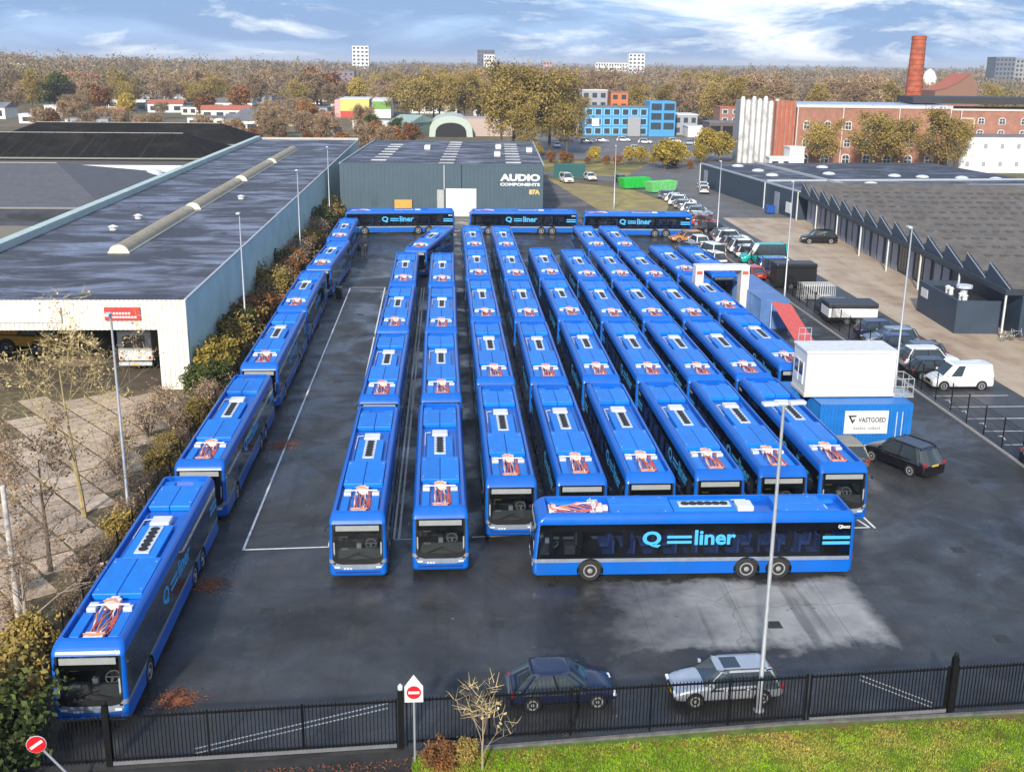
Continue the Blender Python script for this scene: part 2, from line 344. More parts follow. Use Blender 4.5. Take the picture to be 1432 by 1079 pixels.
def make_wheel(par, x, y, r, side, width=.28, rimf=.62, name='wheel'):
    s = side
    t = MB().lathe([(r*.6, -width/2), (r*.93, -width/2), (r, -width*.36), (r, width*.36), (r*.93, width/2), (r*.62, width/2)], 20, 'X').data('tyre', TYRE, smooth=True)
    wl = obj(name, t, par, (x-s*width/2, y, r), 0 if s > 0 else math.pi)
    d = MB().lathe([(r*rimf, width*.30), (r*rimf, width*.53), (r*.52, width*.53), (r*.45, width*.30), (r*.26, width*.32), (r*.22, width*.55), (r*.10, width*.58)], 16, 'X')
    obj('rim', d.data('rim', RIM, smooth=True), wl)
    h = MB()
    for k in range(8):
        a = 2*math.pi*k/8; h.lathe([(r*.06, width*.33), (r*.06, width*.36)], 6, 'X', (0, r*.37*math.cos(a), r*.37*math.sin(a)))
    obj('rim_hole', h.data('rim_hole', BLK), wl)['kind'] = 'stuff'
    return wl
def make_coach(L):
    root = thing('coach', 'blue long-distance coach', 'bus')
    k = 4; W2 = 1.275; s = L/16.4; yF = -L/2
    def ring(z, d, fi, rf=.16, rr=.22):
        hw = W2-d; yf = yF+fi; yr = L/2-d; q = []
        for cx, cy, r_, a0 in ((hw-rf, yf+rf, rf, -90), (hw-rr, yr-rr, rr, 0), (-hw+rr, yr-rr, rr, 90), (-hw+rf, yf+rf, rf, 180)):
            q += [(cx+r_*math.cos(R(a0+90*i/k)), cy+r_*math.sin(R(a0+90*i/k)), z) for i in range(k+1)]
        return q
    LV = [(.30, .06, .04), (.40, .01, 0), (.92, 0, 0), (1.10, 0, 0), (2.72, .03, .14), (2.78, .034, .165), (2.86, .045, .21), (2.95, .07, .28), (3.04, .11, .37), (3.12, .17, .47), (3.165, .24, .56), (3.17, .31, .62), (2.90, .33, .64)]; NL = len(LV)-1
    rg = [ring(*q) for q in LV]; n = 4*(k+1)
    cat = {k: 'L', 2*k+1: 'R', 3*k+2: 'S', 4*k+3: 'F'}   # +x side, rear, -x side, front; the rest corners
    def strip(mb, a, b_, want):
        for e in range(n):
            c_ = cat.get(e, 'C' if e < 2*k+1 and e > k or (e > 2*k+1 and e < 3*k+2) else 'A')
            if c_ in want:
                f = (e+1) % n; mb.quad(rg[a][e], rg[a][f], rg[b_][f], rg[b_][e])
    body = MB(); strip(body, 0, 1, 'RFCA'); strip(body, 1, 2, 'RFCA'); strip(body, 2, 3, 'RC'); strip(body, 3, 4, 'RCA')
    for a in range(4, NL): strip(body, a, a+1, 'LRSFCA')
    body.quad(*rg[NL]); body.quad(*reversed(rg[0]))
    wy = [yF+2.9*s, yF+10.9*s, yF+12.55*s]; rw = .5; ra = .60
    y0, y1 = yF+.16, L/2-.22
    cut = math.asin((.92-rw)/ra); xa = ra*math.cos(cut); bz = .32; cb = math.asin((rw-bz)/ra); xb = ra*math.cos(cb)
    for sx_ in (1, -1):
        x = sx_*W2
        segs = [y0]+[v for y in wy for v in (y-xa, y+xa)]+[y1]
        for i in range(0, len(segs), 2):   # skirt panels between the arches
            a, b_ = segs[i], segs[i+1]; poly = []
            lft = [(a, .92)]; rgt = [(b_, .92)]
            if i > 0: lft = [(wy[i//2-1]+ra*math.cos(t), rw+ra*math.sin(t)) for t in np.linspace(cut, -cb, 7)]
            else: lft += [(a, bz)]
            if i < len(segs)-2: rgt = [(wy[i//2]-ra*math.cos(t), rw+ra*math.sin(t)) for t in np.linspace(-cb, cut, 7)]
            else: rgt = [(b_, bz), (b_, .92)]
            if b_-a > .05: body.quad(*[(x, p_[0], p_[1]) for p_ in lft+rgt])
    bo = body.build('body', BLUE, root, smooth=66)
    st = MB(); strip(st, 2, 3, 'FA')
    for sx_ in (1, -1):
        x = sx_*W2; pts = [(y0, 1.10), (y0, .92)]
        for y in wy: pts += [(y-ra*math.cos(t), rw+ra*math.sin(t)) for t in np.linspace(cut, math.pi-cut, 7)]
        pts += [(y1, .92), (y1, 1.10)]
        st.quad(*[(x, a, b_) for a, b_ in pts])
    st.build('silver_band', SILV, root, smooth=True)
    for y in wy:   # dark arch liners
        for sx_ in (1, -1):
            wl = MB(); wl.add([(sx_*(W2-.30), y+ra*1.02*math.cos(t), rw+ra*1.02*math.sin(t)) for t in np.linspace(-.5, math.pi+.5, 12)]+[(sx_*W2, y+ra*1.02*math.cos(t), rw+ra*1.02*math.sin(t)) for t in np.linspace(-.5, math.pi+.5, 12)], [tuple(range(12))]+[(i, i+1, 13+i, 12+i) for i in range(11)])
            wl.build('wheel_arch', BLK, root)
    fr = MB(); strip(fr, 3, 4, 'F'); ws = fr.build('windscreen', FGL, root)
    wd = {}
    for nm, sx_ in (('L', 1), ('S', -1)):
        g_ = MB(); strip(g_, 3, 4, nm); wd[sx_] = g_.build('side_window', BGL, root)
        pil = MB()                               # black frit strip above and pillars behind the glass
        for t in (.9, 2.3, 4.6, 6.2, 7.9, 9.6, 11.3, 13.0, 14.7): pil.box(min(sx_*1.19, sx_*1.235), max(sx_*1.19, sx_*1.235), yF+t*s-.09, yF+t*s+.09, 1.1, 2.70)
        pil.box(min(sx_*1.19, sx_*1.235), max(sx_*1.19, sx_*1.235), yF+.3, L/2-.25, 2.38, 2.70); pil.box(min(sx_*1.19, sx_*1.235), max(sx_*1.19, sx_*1.235), yF+.3, L/2-.25, 1.1, 1.28)
        pil.build('window_frame', BLK, wd[sx_])
        X = sx_*(W2+.006); dy = sx_
        def tilt(z): return -sx_*.03*(z-1.1)/1.62
        def yy(t0, t1): return yF+t0*s if sx_ > 0 else yF+t1*s
        lt = obj('lettering', None, wd[sx_]); bpy.data.objects.remove(lt)
        text_on('letter_q', 'Q', 1, LBLU, wd[sx_], (X+tilt(1.5), yy(5.5, 6.5), 1.60), (0, dy, 0), (tilt(1)*0-sx_*.018, 0, 1), .035, .95*s, .78)
        for zb in (1.78, 2.03):
            ba = MB(); a, b_ = yF+6.75*s, yF+8.0*s
            if sx_ < 0: a, b_ = yF+4.05*s, yF+5.3*s
            ba.quad((X+tilt(zb), a, zb), (X+tilt(zb), b_, zb), (X+tilt(zb+.13), b_, zb+.13), (X+tilt(zb+.13), a, zb+.13)).build('livery_bar', LBLU, wd[sx_])
        text_on('letters_liner', 'liner', 1, LBLU, wd[sx_], (X+tilt(1.66), yF+8.15*s if sx_ > 0 else yF+3.85*s, 1.70), (0, dy, 0), (-sx_*.018, 0, 1), .028, 2.1*s, .72)
        for zb in (1.66, 1.92):
            MB().quad((X+tilt(zb), yF+14.7*s, zb), (X+tilt(zb), L/2-.26, zb), (X+tilt(zb+.15), L/2-.26, zb+.15), (X+tilt(zb+.15), yF+14.7*s, zb+.15)).build('tail_bar', LBLU, wd[sx_])
        text_on('operator_mark', 'Qbuzz', .25, WHT, wd[sx_], (X+tilt(2.4), L/2-.95*s if sx_ > 0 else L/2-.3, 2.40), (0, dy, 0), (-sx_*.018, 0, 1), .01, .62*s, .2)
    # inside
    boxpart('cabin_floor', INTR, root, -1.2, 1.2, yF+.35, L/2-.3, .62, .95)
    boxpart('ceiling', INTR, root, -1.1, 1.1, yF+.5, L/2-.3, 2.76, 2.8)
    sm_ = MB().box(-.46, .46, -.02, .42, 0, .18).box(-.46, -.02, .34, .46, .18, .95).box(.02, .46, .34, .46, .18, .95).data('seat', SEATM, bevel=.05)
    for q in range(11):
        t = 3.6+q*1.06
        for sx_ in (1, -1): obj('seat', sm_, root, (sx_*.72, yF+t*s, .95))
    MB().prism([(yF+.25, .9), (yF+.95, .9), (yF+.9, 1.28), (yF+.6, 1.36), (yF+.3, 1.12)], 'X', -1.12, 1.12).build('dashboard', P('dash_grey', (.15, .15, .15), .6), root)
    ring_ = MB(); M_ = Matrix.Translation((.52, yF+.98, 1.42)) @ Matrix.Rotation(R(35), 4, 'X')
    pts = [M_ @ Vector((.24*math.cos(a), .24*math.sin(a), 0)) for a in np.linspace(0, 2*math.pi, 17)]
    ring_.tube(pts, .025, 6); ring_.tube([M_ @ Vector((0, 0, 0)), (.52, yF+.75, 1.2)], .05, 6); ring_.tube([M_ @ Vector((-.22, 0, 0)), M_ @ Vector((.22, 0, 0))], .025, 5)
    ring_.build('steering_wheel', P('wheel_grey', (.42, .42, .42), .5), root, smooth=True)
    MB().box(.25, .8, yF+1.45, yF+1.95, 1.0, 1.5).box(.25, .8, yF+1.9, yF+2.05, 1.5, 2.25).build('driver_seat', P('driver_seat', (.11, .11, .12), .8), root, bevel=.06)
    boxpart('ticket_machine', GRYP, root, -.1, .12, yF+.62, yF+.85, 1.33, 1.55, bevel=.03); boxpart('paper', WHT, root, -.75, -.45, yF+.45, yF+.62, 1.36, 1.375); boxpart('partition', P('partition_grey', (.12, .12, .115), .7), root, -1.15, .1, yF+2.3, yF+2.35, .95, 2.1)
    boxpart('sun_blind', BLK, root, -1.05, 1.05, yF+.22, yF+.25, 2.12, 2.40)
    boxpart('notice', NOTE, root, -.78, -.45, yF+.5, yF+.52, 1.95, 2.08)
    boxpart('destination_display', P('display_grey', (.30, .31, .30), .4, var=.1), root, -.95, .95, yF+.085, yF+.115, 2.42, 2.66)
    for sx_ in (1, -1):
        boxpart('front_pillar_trim', P('pillar_grey', (.34, .35, .36), .4), root, min(sx_*1.0, sx_*1.06), max(sx_*1.0, sx_*1.06), yF+.02, yF+.05, 1.16, 1.9)
        MB().box(min(sx_*.80, sx_*1.04), max(sx_*.80, sx_*1.04), yF-.022, yF+.03, .68, .77).build('headlight', LAMP, root, bevel=.02)
        MB().bar((sx_*1.22, yF+.18, 2.66), (sx_*1.40, yF+.05, 2.60), .04).box(sx_*1.39-.045, sx_*1.39+.045, yF-.02, yF+.08, 2.46, 2.60).build('mirror', BLK, root, bevel=.015)
        MB().box(min(sx_*.85, sx_*1.1), max(sx_*.85, sx_*1.1), L/2-.01, L/2+.015, .8, 1.1).build('tail_light', TAIL, root)
    MB().prism([(-1.115, 1.10), (-1.0, .93), (-.7, .86), (.7, .86), (1.0, .93), (1.115, 1.10), (1.115, .80), (.95, .66), (.6, .62), (-.6, .62), (-.95, .66), (-1.115, .80)], 'Y', yF-.010, yF+.02).build('front_panel', SILV, root)
    MB().prism([(-1.11, 1.28), (-1.11, 1.11), (-.99, .94), (-.7, .865), (.7, .865), (.99, .94), (1.11, 1.11), (1.11, 1.28), (.9, 1.17), (0, 1.10), (-.9, 1.17)], 'Y', yF-.014, yF+.005).build('windscreen_apron', BLK, root)
    for sx_ in (1, -1): MB().quad((sx_*1.112, yF-.004, 1.1), (sx_*1.05, yF-.004, 1.1), (sx_*1.03, yF+.132, 2.715), (sx_*1.112, yF+.132, 2.715)).build('screen_edge', BLK, root)
    for sx_ in (1, -1): boxpart('indicator', BLK, root, min(sx_*.98, sx_*1.09), max(sx_*.98, sx_*1.09), yF-.016, yF+.01, .86, .95)
    MB().box(-1.0, 1.0, yF-.006, yF+.02, .44, .52).build('bumper_slot', P('slot_blue', (.006, .03, .2), .4), root)
    nb_ = MB()
    for q in range(3): nb_.box(-.62+.13*q, -.53+.13*q, yF-.016, yF+.01, .62, .70)
    nb_.build('fleet_mark', WHT, root)
    MB().bar((-.7, yF-.01, 1.13), (.1, yF+.045, 1.42), .03).bar((.75, yF-.01, 1.13), (.05, yF+.03, 1.30), .03).build('wiper', BLK, root)
    # roof
    D = 2.90
    for a, b_ in ((3.95, 7.1), (12.45, 15.0)):
        for x0, x1 in ((-.92, -.012), (.012, .92)): boxpart('roof_panel', BLUE2, root, x0, x1, yF+a*s, yF+b_*s, D+.003, D+.25, bevel=.03)
    scr = MB().lathe([(.03, D+.245), (.03, D+.262)], 6).data('roof_fastener', GRYP)
    for a in (4.3, 6.7, 12.9, 14.5):
        for x in (-.8, .8): obj('roof_fastener', scr, root, (x, yF+a*s, 0))
    boxpart('cooling_housing', BLUE2, root, -.66, .66, yF+7.16*s, yF+10.4*s, D+.003, D+.22, bevel=.03)
    fp = boxpart('fan_plate', GRYP, root, -.30, .30, yF+7.5*s, yF+10.2*s, D+.221, D+.27, bevel=.02)
    fm = MB().lathe([(.19, 0), (.19, .03), (.165, .035), (.16, .012), (.05, .014), (.045, .034)], 14).data('fan', BLK, smooth=True)
    for q in range(6): obj('fan', fm, fp, (0, yF+(7.85+.40*q)*s, D+.271))
    boxpart('roof_hatch', WHT, root, -.42, .42, yF+10.5*s, yF+11.35*s, D+.003, D+.27, bevel=.06)
    for x in (-.80, .80): boxpart('roof_rail_duct', BLUE, root, x-.06, x+.06, yF+7.2*s, yF+11.9*s, D+.003, D+.08, bevel=.02)
    MB().tube([(-.78, yF+9.3*s, D+.12), (-.78, yF+11.2*s, D+.12), (-.5, yF+11.3*s, D+.12)], .025, 6).build('coolant_pipe', GRYP, root, smooth=True)
    for sx_ in (1, -1): boxpart('rear_roof_box', BLUE2, root, min(sx_*.42, sx_*.92), max(sx_*.42, sx_*.92), yF+15.03*s, yF+15.75*s, D+.003, D+.15, bevel=.03)
    boxpart('rear_vent', GRYP, root, -.3, .3, yF+15.05*s, yF+15.25*s, D+.003, D+.06, bevel=.01)
    for sx_ in (1, -1):
        boxpart('equipment_tray', BLUE2, root, min(sx_*.50, sx_*.86), max(sx_*.50, sx_*.86), yF+.95*s, yF+2.75*s, D+.003, D+.12, bevel=.02)
        boxpart('junction_box', GRYP, root, min(sx_*.48, sx_*.82), max(sx_*.48, sx_*.82) , yF+2.9*s, yF+(3.45 if sx_ < 0 else 3.2)*s, D+.003, D+.19, bevel=.03)
    rnd = random.Random(3)
    MB().box(-.34, .34, yF+.85*s, yF+1.25*s, D, D+.16).build('front_connector', PALE, root, bevel=.03)
    MB().bar((-.72, yF+3.05*s, D+.27), (.72, yF+3.05*s, D+.27), .05).build('cross_bar', WHT, root)
    boxpart('junction_block', PALE, root, -.16, .16, yF+3.62*s, yF+3.88*s, D+.003, D+.20, bevel=.02)
    rg_ = MB().box(-.26, .30, yF+3.1*s, yF+3.6*s, D, D+.26).build('connector_rig', PALE, root, bevel=.03)
    for m_, x_s in ((ORNG, (-.2, .02, .16)), (REDC, (-.08, .34, .40)), (WHT, (-.27, .24))):
        cb_ = MB()
        for x in x_s:
            pts = [(x+rnd.uniform(-.07, .07), yF+(1.1+.42*i)*s, D+.1+.12*math.sin(i*.9+x*7)+rnd.uniform(0, .05)) for i in range(6)]
            cb_.tube(pts, .032, 5)
        if m_ is REDC:
            for q in range(4): cb_.box(.30, .48, yF+(1.3+.3*q)*s, yF+(1.5+.3*q)*s, D, D+.13)
        if m_ is ORNG: cb_.tube([(-.4, yF+1.2*s, D+.1), (-.35, yF+1.0*s, D+.2), (0, yF+.9*s, D+.22), (.4, yF+1.05*s, D+.18)], .03, 5).tube([(-.3, yF+3.3*s, D+.28), (0, yF+3.35*s, D+.34), (.35, yF+3.2*s, D+.2)], .035, 5)
        cb_.build('cable', m_, rg_, smooth=True)
    for sx_ in (1, -1):
        for y in wy: make_wheel(root, sx_*(W2-.01), y, rw, sx_, .30)
    index_tree(root)
    return root
COACH = make_coach(16.4); COACH_S = make_coach(14.5)
FARSKIP = {'dashboard', 'ticket_machine', 'paper', 'partition', 'sun_blind', 'indicator', 'steering_wheel', 'driver_seat', 'notice', 'wiper', 'fleet_mark', 'bumper_slot', 'rim_hole', 'roof_fastener', 'front_panel_seam'}
_used = set()
def coach(proto, x, y, rz, label, group, skip=()):
    if proto.name not in _used: _used.add(proto.name); o = proto
    else: o = copy_tree(proto, None, skip)
    return place(o, (x, y, 0), rz, label, group)
ORD = ['first', 'second', 'third', 'fourth', 'fifth', 'sixth', 'seventh', 'eighth', 'ninth', 'tenth', 'eleventh']
XS = [-3.947, -.353, 3.075, 6.512, 9.897, 13.329, 16.611, 19.851]; TL = [0, 0, .0008, .0023, .0022, .0014, .0005, -.0010]
YS = [[62.0, 80.0, 97.9, 115.7], [62.5, 80.1, 97.6, 115.4], [66.2, 83.75, 101.1, 118.5, 135.3], [66.3, 83.7, 101.0, 118.3, 135.2], [66.45, 84.1, 101.5, 118.7], [66.75, 84.0, 100.9, 117.8],
      [67.1, 83.9, 101.0, 118.0, 135.5], [67.6, 84.3, 100.9, 117.6, 135.4]]
for i, (x, t, ys) in enumerate(zip(XS, TL, YS)):
    for j, y in enumerate(ys):
        yc = y-8.2
        coach(COACH, x+t*(yc-ys[0]), yc+random.uniform(-.05, .05), R(random.uniform(-.35, .35))-t, 'blue coach standing %s from the gate in the %s lane counted from the hedge' % (ORD[j], ORD[i+1]), 'coaches parked in lanes', () if j == 0 else FARSKIP)
for j, (x, y, a) in enumerate(((-12.33, 42.8, .3), (-12.25, 60.75, 0), (-12.3, 79.3, .4), (-12.45, 97.0, .3), (-12.0, 115.6, -2.0), (-12.1, 133.4, 0))):
    coach(COACH, x, y, R(a), 'blue coach %s from the gate in the single file along the hedge' % ORD[j], 'coaches parked in lanes', () if j == 0 else FARSKIP)
coach(COACH, -1.75, 126.2, R(-10.5), 'blue coach parked askew behind the lanes, angled toward the warehouse', 'coaches parked in lanes', FARSKIP)
for j, y in enumerate((78.6, 95.6, 112.4)):
    coach(COACH, 23.35, y, 0, 'blue coach %s in the short lane that passes under the white gantry' % ['at the front', 'in the middle', 'at the back'][j], 'coaches parked in lanes', FARSKIP)
coach(COACH, 26.5, 112.0, R(.5), 'blue coach with no cabling open on its roof, alone beside the parked cars', 'coaches parked in lanes', FARSKIP | {'connector_rig', 'cable', 'front_connector', 'cross_bar', 'junction_block'})
coach(COACH_S, 11.05, 46.55, R(-90.5), 'blue three-axle coach parked crosswise in front of the lanes, full side showing', 'coaches parked crosswise')
coach(COACH_S, -6.1, 150.1, R(-90+4), 'blue coach parked crosswise against the warehouse, beside the hedge', 'coaches parked crosswise', FARSKIP)
coach(COACH_S, 10.4, 150.0, R(-90.3), 'blue coach parked crosswise in front of the warehouse sign', 'coaches parked crosswise', FARSKIP)
coach(COACH_S, 25.4, 148.0, R(-91.5), 'blue coach parked crosswise past the warehouse corner, by the orange car', 'coaches parked crosswise', FARSKIP)

# ------------------------------------------------------------------ industrial hall beside the hedge
def corr(mb, a, b_, z0_, z1_, pitch=.3, dep=.05):
    """trapezoidal metal cladding between two plan points"""
    a, b_ = Vector((*a, 0)), Vector((*b_, 0)); d = b_-a; L_ = d.length; d.normalize(); nn = Vector((d.y, -d.x, 0))
    n = int(L_/pitch); pts = []
    for i in range(n):
        for t, o_ in ((0, 0), (.4, 0), (.5, dep), (.9, dep)): pts.append(a+d*((i+t)*L_/n)+nn*o_)
    pts.append(b_)
    for i in range(len(pts)-1):
        p_, q = pts[i], pts[i+1]; mb.quad((p_.x, p_.y, z0_), (q.x, q.y, z0_), (q.x, q.y, z1_), (p_.x, p_.y, z1_))
    return mb
CREAM = P('cream_cladding', (.72, .70, .62), .6, var=.1, scale=1.2, col2=(.55, .52, .42), thr=(.6, .8))
GREENW = P('pale_green_cladding', (.50, .62, .57), .7, var=.1, scale=.4, col2=(.36, .46, .41), thr=(.55, .8))
def wetroof(name, dark, wet, sc=.16):
    m, b = newmat(name); t = N('ShaderNodeTexCoord'); v = t.outputs['Object']
    mp = N('ShaderNodeMapping'); mp.inputs['Scale'].default_value = (.55, 1.1, 1); LK(v, mp.inputs[0])
    k = RAMP(NOISE(mp.outputs[0], sc*1.6, 7, .65, .5), ((.46, 0), (.66, 1)))
    br = N('ShaderNodeTexBrick'); br.offset = 0; br.inputs['Brick Width'].default_value = 60.; br.inputs['Row Height'].default_value = 5.2; br.inputs['Mortar Size'].default_value = .06; br.inputs['Scale'].default_value = 1; LK(v, br.inputs['Vector'])
    c_ = MIX(k, dark, wet); c_ = MIX(MA('MULTIPLY', br.outputs['Fac'], .6), c_, tuple(x*.5 for x in dark))
    setin(b, 'Base Color', c_); setin(b, 'Roughness', RAMP(k, ((0, .65), (1, .25)))); return m
ROOFW = wetroof('bitumen_roof', (.050, .050, .058), (.22, .22, .27))
hall = thing('industrial_hall', 'long low hall with dark wet flat roof and cream corrugated front beside the hedge', 'building', (0, 0, 0))
X0, X1, Y0, Y1, ZT = -38.0, -17.8, 76.2, 236., 6.4
MB().quad((X0, Y0+.02, ZT-.06), (X1, Y0+.02, ZT-.06), (X1, Y1, ZT-.06), (X0, Y1, ZT-.06)).build('roof', ROOFW, hall)
corr(MB(), (X0-8, Y0), (X1, Y0), 4.3, ZT, .31).build('front_fascia', CREAM, hall)
corr(MB(), (-19.85, Y0), (X1, Y0), .25, 4.3, .31).box(-19.85, X1, Y0+.05, Y0+.4, 0, 4.28).build('front_pier', CREAM, hall)
corr(MB(), (X1, Y0), (X1, Y1), .0, ZT, .5, .04).build('side_wall', GREENW, hall)
MB().box(X1-.12, X1+.07, Y0-.02, Y1, ZT-.03, ZT+.06).build('roof_edge_trim', P('grey_trim', (.42, .44, .44), .5), hall)
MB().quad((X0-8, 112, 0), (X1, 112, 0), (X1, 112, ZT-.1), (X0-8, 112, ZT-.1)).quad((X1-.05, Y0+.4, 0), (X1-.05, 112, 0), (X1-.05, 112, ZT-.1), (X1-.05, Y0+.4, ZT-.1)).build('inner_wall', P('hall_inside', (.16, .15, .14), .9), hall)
for x in (-27.5, -36): MB().box(x-.2, x+.2, 92, 92.4, 0, ZT-.1).build('column', P('steel_grey', (.2, .2, .2), .6), hall)
pg = P('parapet_green', (.46, .55, .50), .6, var=.12, scale=.6)
for i in range(16): MB().box(-38.6, -37.6, Y0+i*10+.05, Y0+i*10+9.95, ZT-.3, ZT+.62).build('parapet', pg, hall, bevel=.03)
MB().box(-38, X1, Y1-.2, Y1+.2, ZT-.4, ZT+.35).build('rear_parapet', P('parapet_pale', (.5, .48, .44), .7), hall)
SKYL = P('aged_skylight', (.40, .32, .21), .6, var=.2, scale=1.5, col2=(.25, .22, .16), thr=(.5, .75)); SKYE = P('skylight_end', (.68, .64, .50), .6, var=.15)
for y0, y1 in ((95.6, 122), (124.5, 151.5), (154.5, 179.5), (182, 208.5)):
    sk = MB(); n_ = int((y1-y0)/.75); h = [(-.82*math.cos(math.pi*i/10), .68*math.sin(math.pi*i/10)) for i in range(11)]
    for i in range(n_):   # ribbed barrel
        a, b_ = y0+(y1-y0)*i/n_, y0+(y1-y0)*(i+1)/n_-.06
        for j in range(10): sk.quad((-27.6+h[j][0], a, ZT+h[j][1]), (-27.6+h[j][0], b_, ZT+h[j][1]), (-27.6+h[j+1][0], b_, ZT+h[j+1][1]), (-27.6+h[j+1][0], a, ZT+h[j+1][1]))
        for j in range(10): sk.quad((-27.6+h[j][0]*.95, b_, ZT+h[j][1]*.94), (-27.6+h[j][0]*.95, b_+.06, ZT+h[j][1]*.94), (-27.6+h[j+1][0]*.95, b_+.06, ZT+h[j+1][1]*.94), (-27.6+h[j+1][0]*.95, b_, ZT+h[j+1][1]*.94))
    so_ = sk.build('barrel_skylight', SKYL, hall)
    MB().add([(-27.6+q[0]*1.02, y0-.02, ZT+q[1]*1.02) for q in h], [tuple(range(11))]).box(-28.5, -26.7, y0-.1, y1+.05, ZT-.05, ZT+.08).build('skylight_end', SKYE, so_)
for x, y in ((-31.5, 117), (-31.8, 109), (-24, 134)): MB().lathe([(.35, ZT-.05), (.35, ZT+.25), (.5, ZT+.28), (.1, ZT+.45)], 10, 'Z', (x, y, 0)).build('roof_vent', WHT, hall)
sg = boxpart('sign_board', P('red_sign', (.50, .05, .04), .5, var=.1), hall, -23.3, -20.9, Y0-.16, Y0-.06, 5.0, 5.9); sg['label'] = 'red sign with white lettering'
tw_ = MB()
for z, a, b_ in ((5.42, -22.9, -21.5), (5.16, -22.9, -21.2)): 
    for q in np.arange(a, b_, .2): tw_.box(q, q+.15, Y0-.175, Y0-.16, z, z+.14)
tw_.build('sign_lettering', WHT, sg)
sg = boxpart('sign_board', P('faded_sign', (.72, .62, .58), .6, var=.2, col2=(.68, .36, .28), thr=(.58, .85), scale=.8), hall, -36, -26.2, Y0-.15, Y0-.06, 4.85, 5.95); sg['label'] = 'long white sign with faded pink lettering'
# roofs behind the parapet
BLKR = P('moss_black_roof', (.016, .014, .012), .95, var=.4, scale=.5, col2=(.045, .04, .032), thr=(.5, .8), bump=.3, spec=.08); GRYR = P('grey_slate_roof', (.12, .12, .13), .8, spec=.15, var=.15, scale=1)
def hip(name, label, x0, x1, y0, y1, ze, zr, wallm, roofm, rib=0, inset=7.):
    t = thing(name, label, 'building'); ym = (y0+y1)/2
    MB().box(x0+.3, x1-.3, y0+.3, y1-.3, 0, ze).build('wall', wallm, t)
    r_ = MB().add([(x0, y0, ze), (x1, y0, ze), (x1, y1, ze), (x0, y1, ze), (x0+inset, ym, zr), (x1-inset, ym, zr)], [(0, 1, 5, 4), (1, 2, 5), (2, 3, 4, 5), (3, 0, 4), (3, 2, 1, 0)]).build('roof', roofm, t)
    MB().bar((x0+inset, ym, zr), (x1-inset, ym, zr), .35, .12).build('ridge_cap', P('ridge_pale', (.34, .32, .28), .8), r_)
    MB().box(x0-.1, x1+.1, y0-.25, y0-.02, ze-.15, ze+.1).build('gutter', P('gutter_grey', (.22, .22, .2), .6), r_)
    if rib:
        for x in np.arange(x0+inset+1, x1-inset, rib): MB().add([(x-.3, y0+.3, ze+.12), (x+.25, y0+.3, ze+.12), (x+.1, ym-.3, zr+.02), (x-.1, ym-.3, zr+.02)], [(0, 1, 2, 3)]).build('roof_rib', P('roof_rib', (.034, .03, .025), .95, var=.6, spec=.05, objr=.35), r_)
    return t
WD = P('dark_wall', (.10, .09, .08), .8)
hip('black_roof_shed', 'shed under a streaked black hipped roof, cream wall in front of it', -110, -41, 199, 227, 5.5, 8.9, WD, BLKR, 2.6)
hip('black_roof_shed', 'farther plain black hipped shed, behind the streaked one', -92, -40.4, 232, 258, 5.5, 9.0, WD, BLKR)
t = hip('grey_roof_shed', 'shed with smooth grey hipped roof behind the green parapet', -80, -40.5, 136, 178, 5.0, 8.4, WD, GRYR, 0, 12)
t = thing('flat_annex', 'flat roofed annex with long cream parapet below the black roofs', 'building')
MB().box(-78, -39.2, 178.5, 198.7, 0, 5.0).build('wall', WD, t); MB().box(-78, -39.0, 178.2, 178.45, 4.6, 6.2).build('parapet', CREAM, t, bevel=.03); MB().box(-39.9, -39.0, 178.5, 181.5, 4.6, 6.4).build('parapet_end', P('cream_shade', (.5, .48, .4), .7), t)
t = thing('flat_annex', 'dark flat roofed annex with a white dome vent beside the green parapet', 'building')
MB().box(-80, -38.7, 78, 135.8, 0, 4.9).build('wall', P('dark_flat_roof', (.05, .046, .042), .9, spec=.1, var=.4, scale=.3, col2=(.12, .12, .13)), t)
dv = MB(); dv.lathe([(1.6, 0), (1.55, .5), (1.1, 1.15), (.3, 1.45)], 14, 'Z', (-43.2, 171, 4.9)); 
dt = thing('roof_dome_vent', 'white curved ventilator dome between the grey roof and the cream parapet', 'roof vent'); dv.build('dome', GRYP, dt, smooth=True)
MB().box(-45, -42, 176.5, 178.1, 0, 4.9).build('plinth', WD, dt); MB().box(-44.7, -41.7, 169.4, 172.6, 0, 4.9).build('base', WD, dt)

# ------------------------------------------------------------------ warehouse at the back
AUDW = P('slate_cladding', (.058, .098, .125), .55, var=.08, scale=.5); AUDR = wetroof('warehouse_roof', (.045, .045, .06), (.17, .17, .22), .2)
au = thing('warehouse', 'dark slate warehouse with white sign lettering on its front, behind the coaches', 'building', (-15.5, 167.6, 0), R(-2.5))
WA, DA, HA = 30.0, 50., 7.6
corr(MB(), (0, 0), (WA, 0), 0, HA, .6, .03).build('front_wall', AUDW, au); corr(MB(), (WA, 0), (WA, DA), 0, HA, .6, .03).build('side_wall', AUDW, au)
MB().quad((0, 0, 0), (0, DA, 0), (0, DA, HA), (0, 0, HA)).quad((0, DA, 0), (WA, DA, 0), (WA, DA, HA), (0, DA, HA)).build('rear_walls', AUDW, au)
MB().quad((0, .02, HA-.1), (WA, .02, HA-.1), (WA, DA, HA-.1), (0, DA, HA-.1)).build('roof', AUDR, au)
tm = P('pale_trim', (.40, .44, .45), .5)
for b_ in ((-.06, .12, 0, DA, HA-.1, HA+.12), (WA-.12, WA+.06, 0, DA, HA-.1, HA+.12), (0.13, WA-.13, -.06, .1, HA-.1, HA+.1)): boxpart('roof_edge', tm if b_[0] != .13 else AUDW, au, *b_)
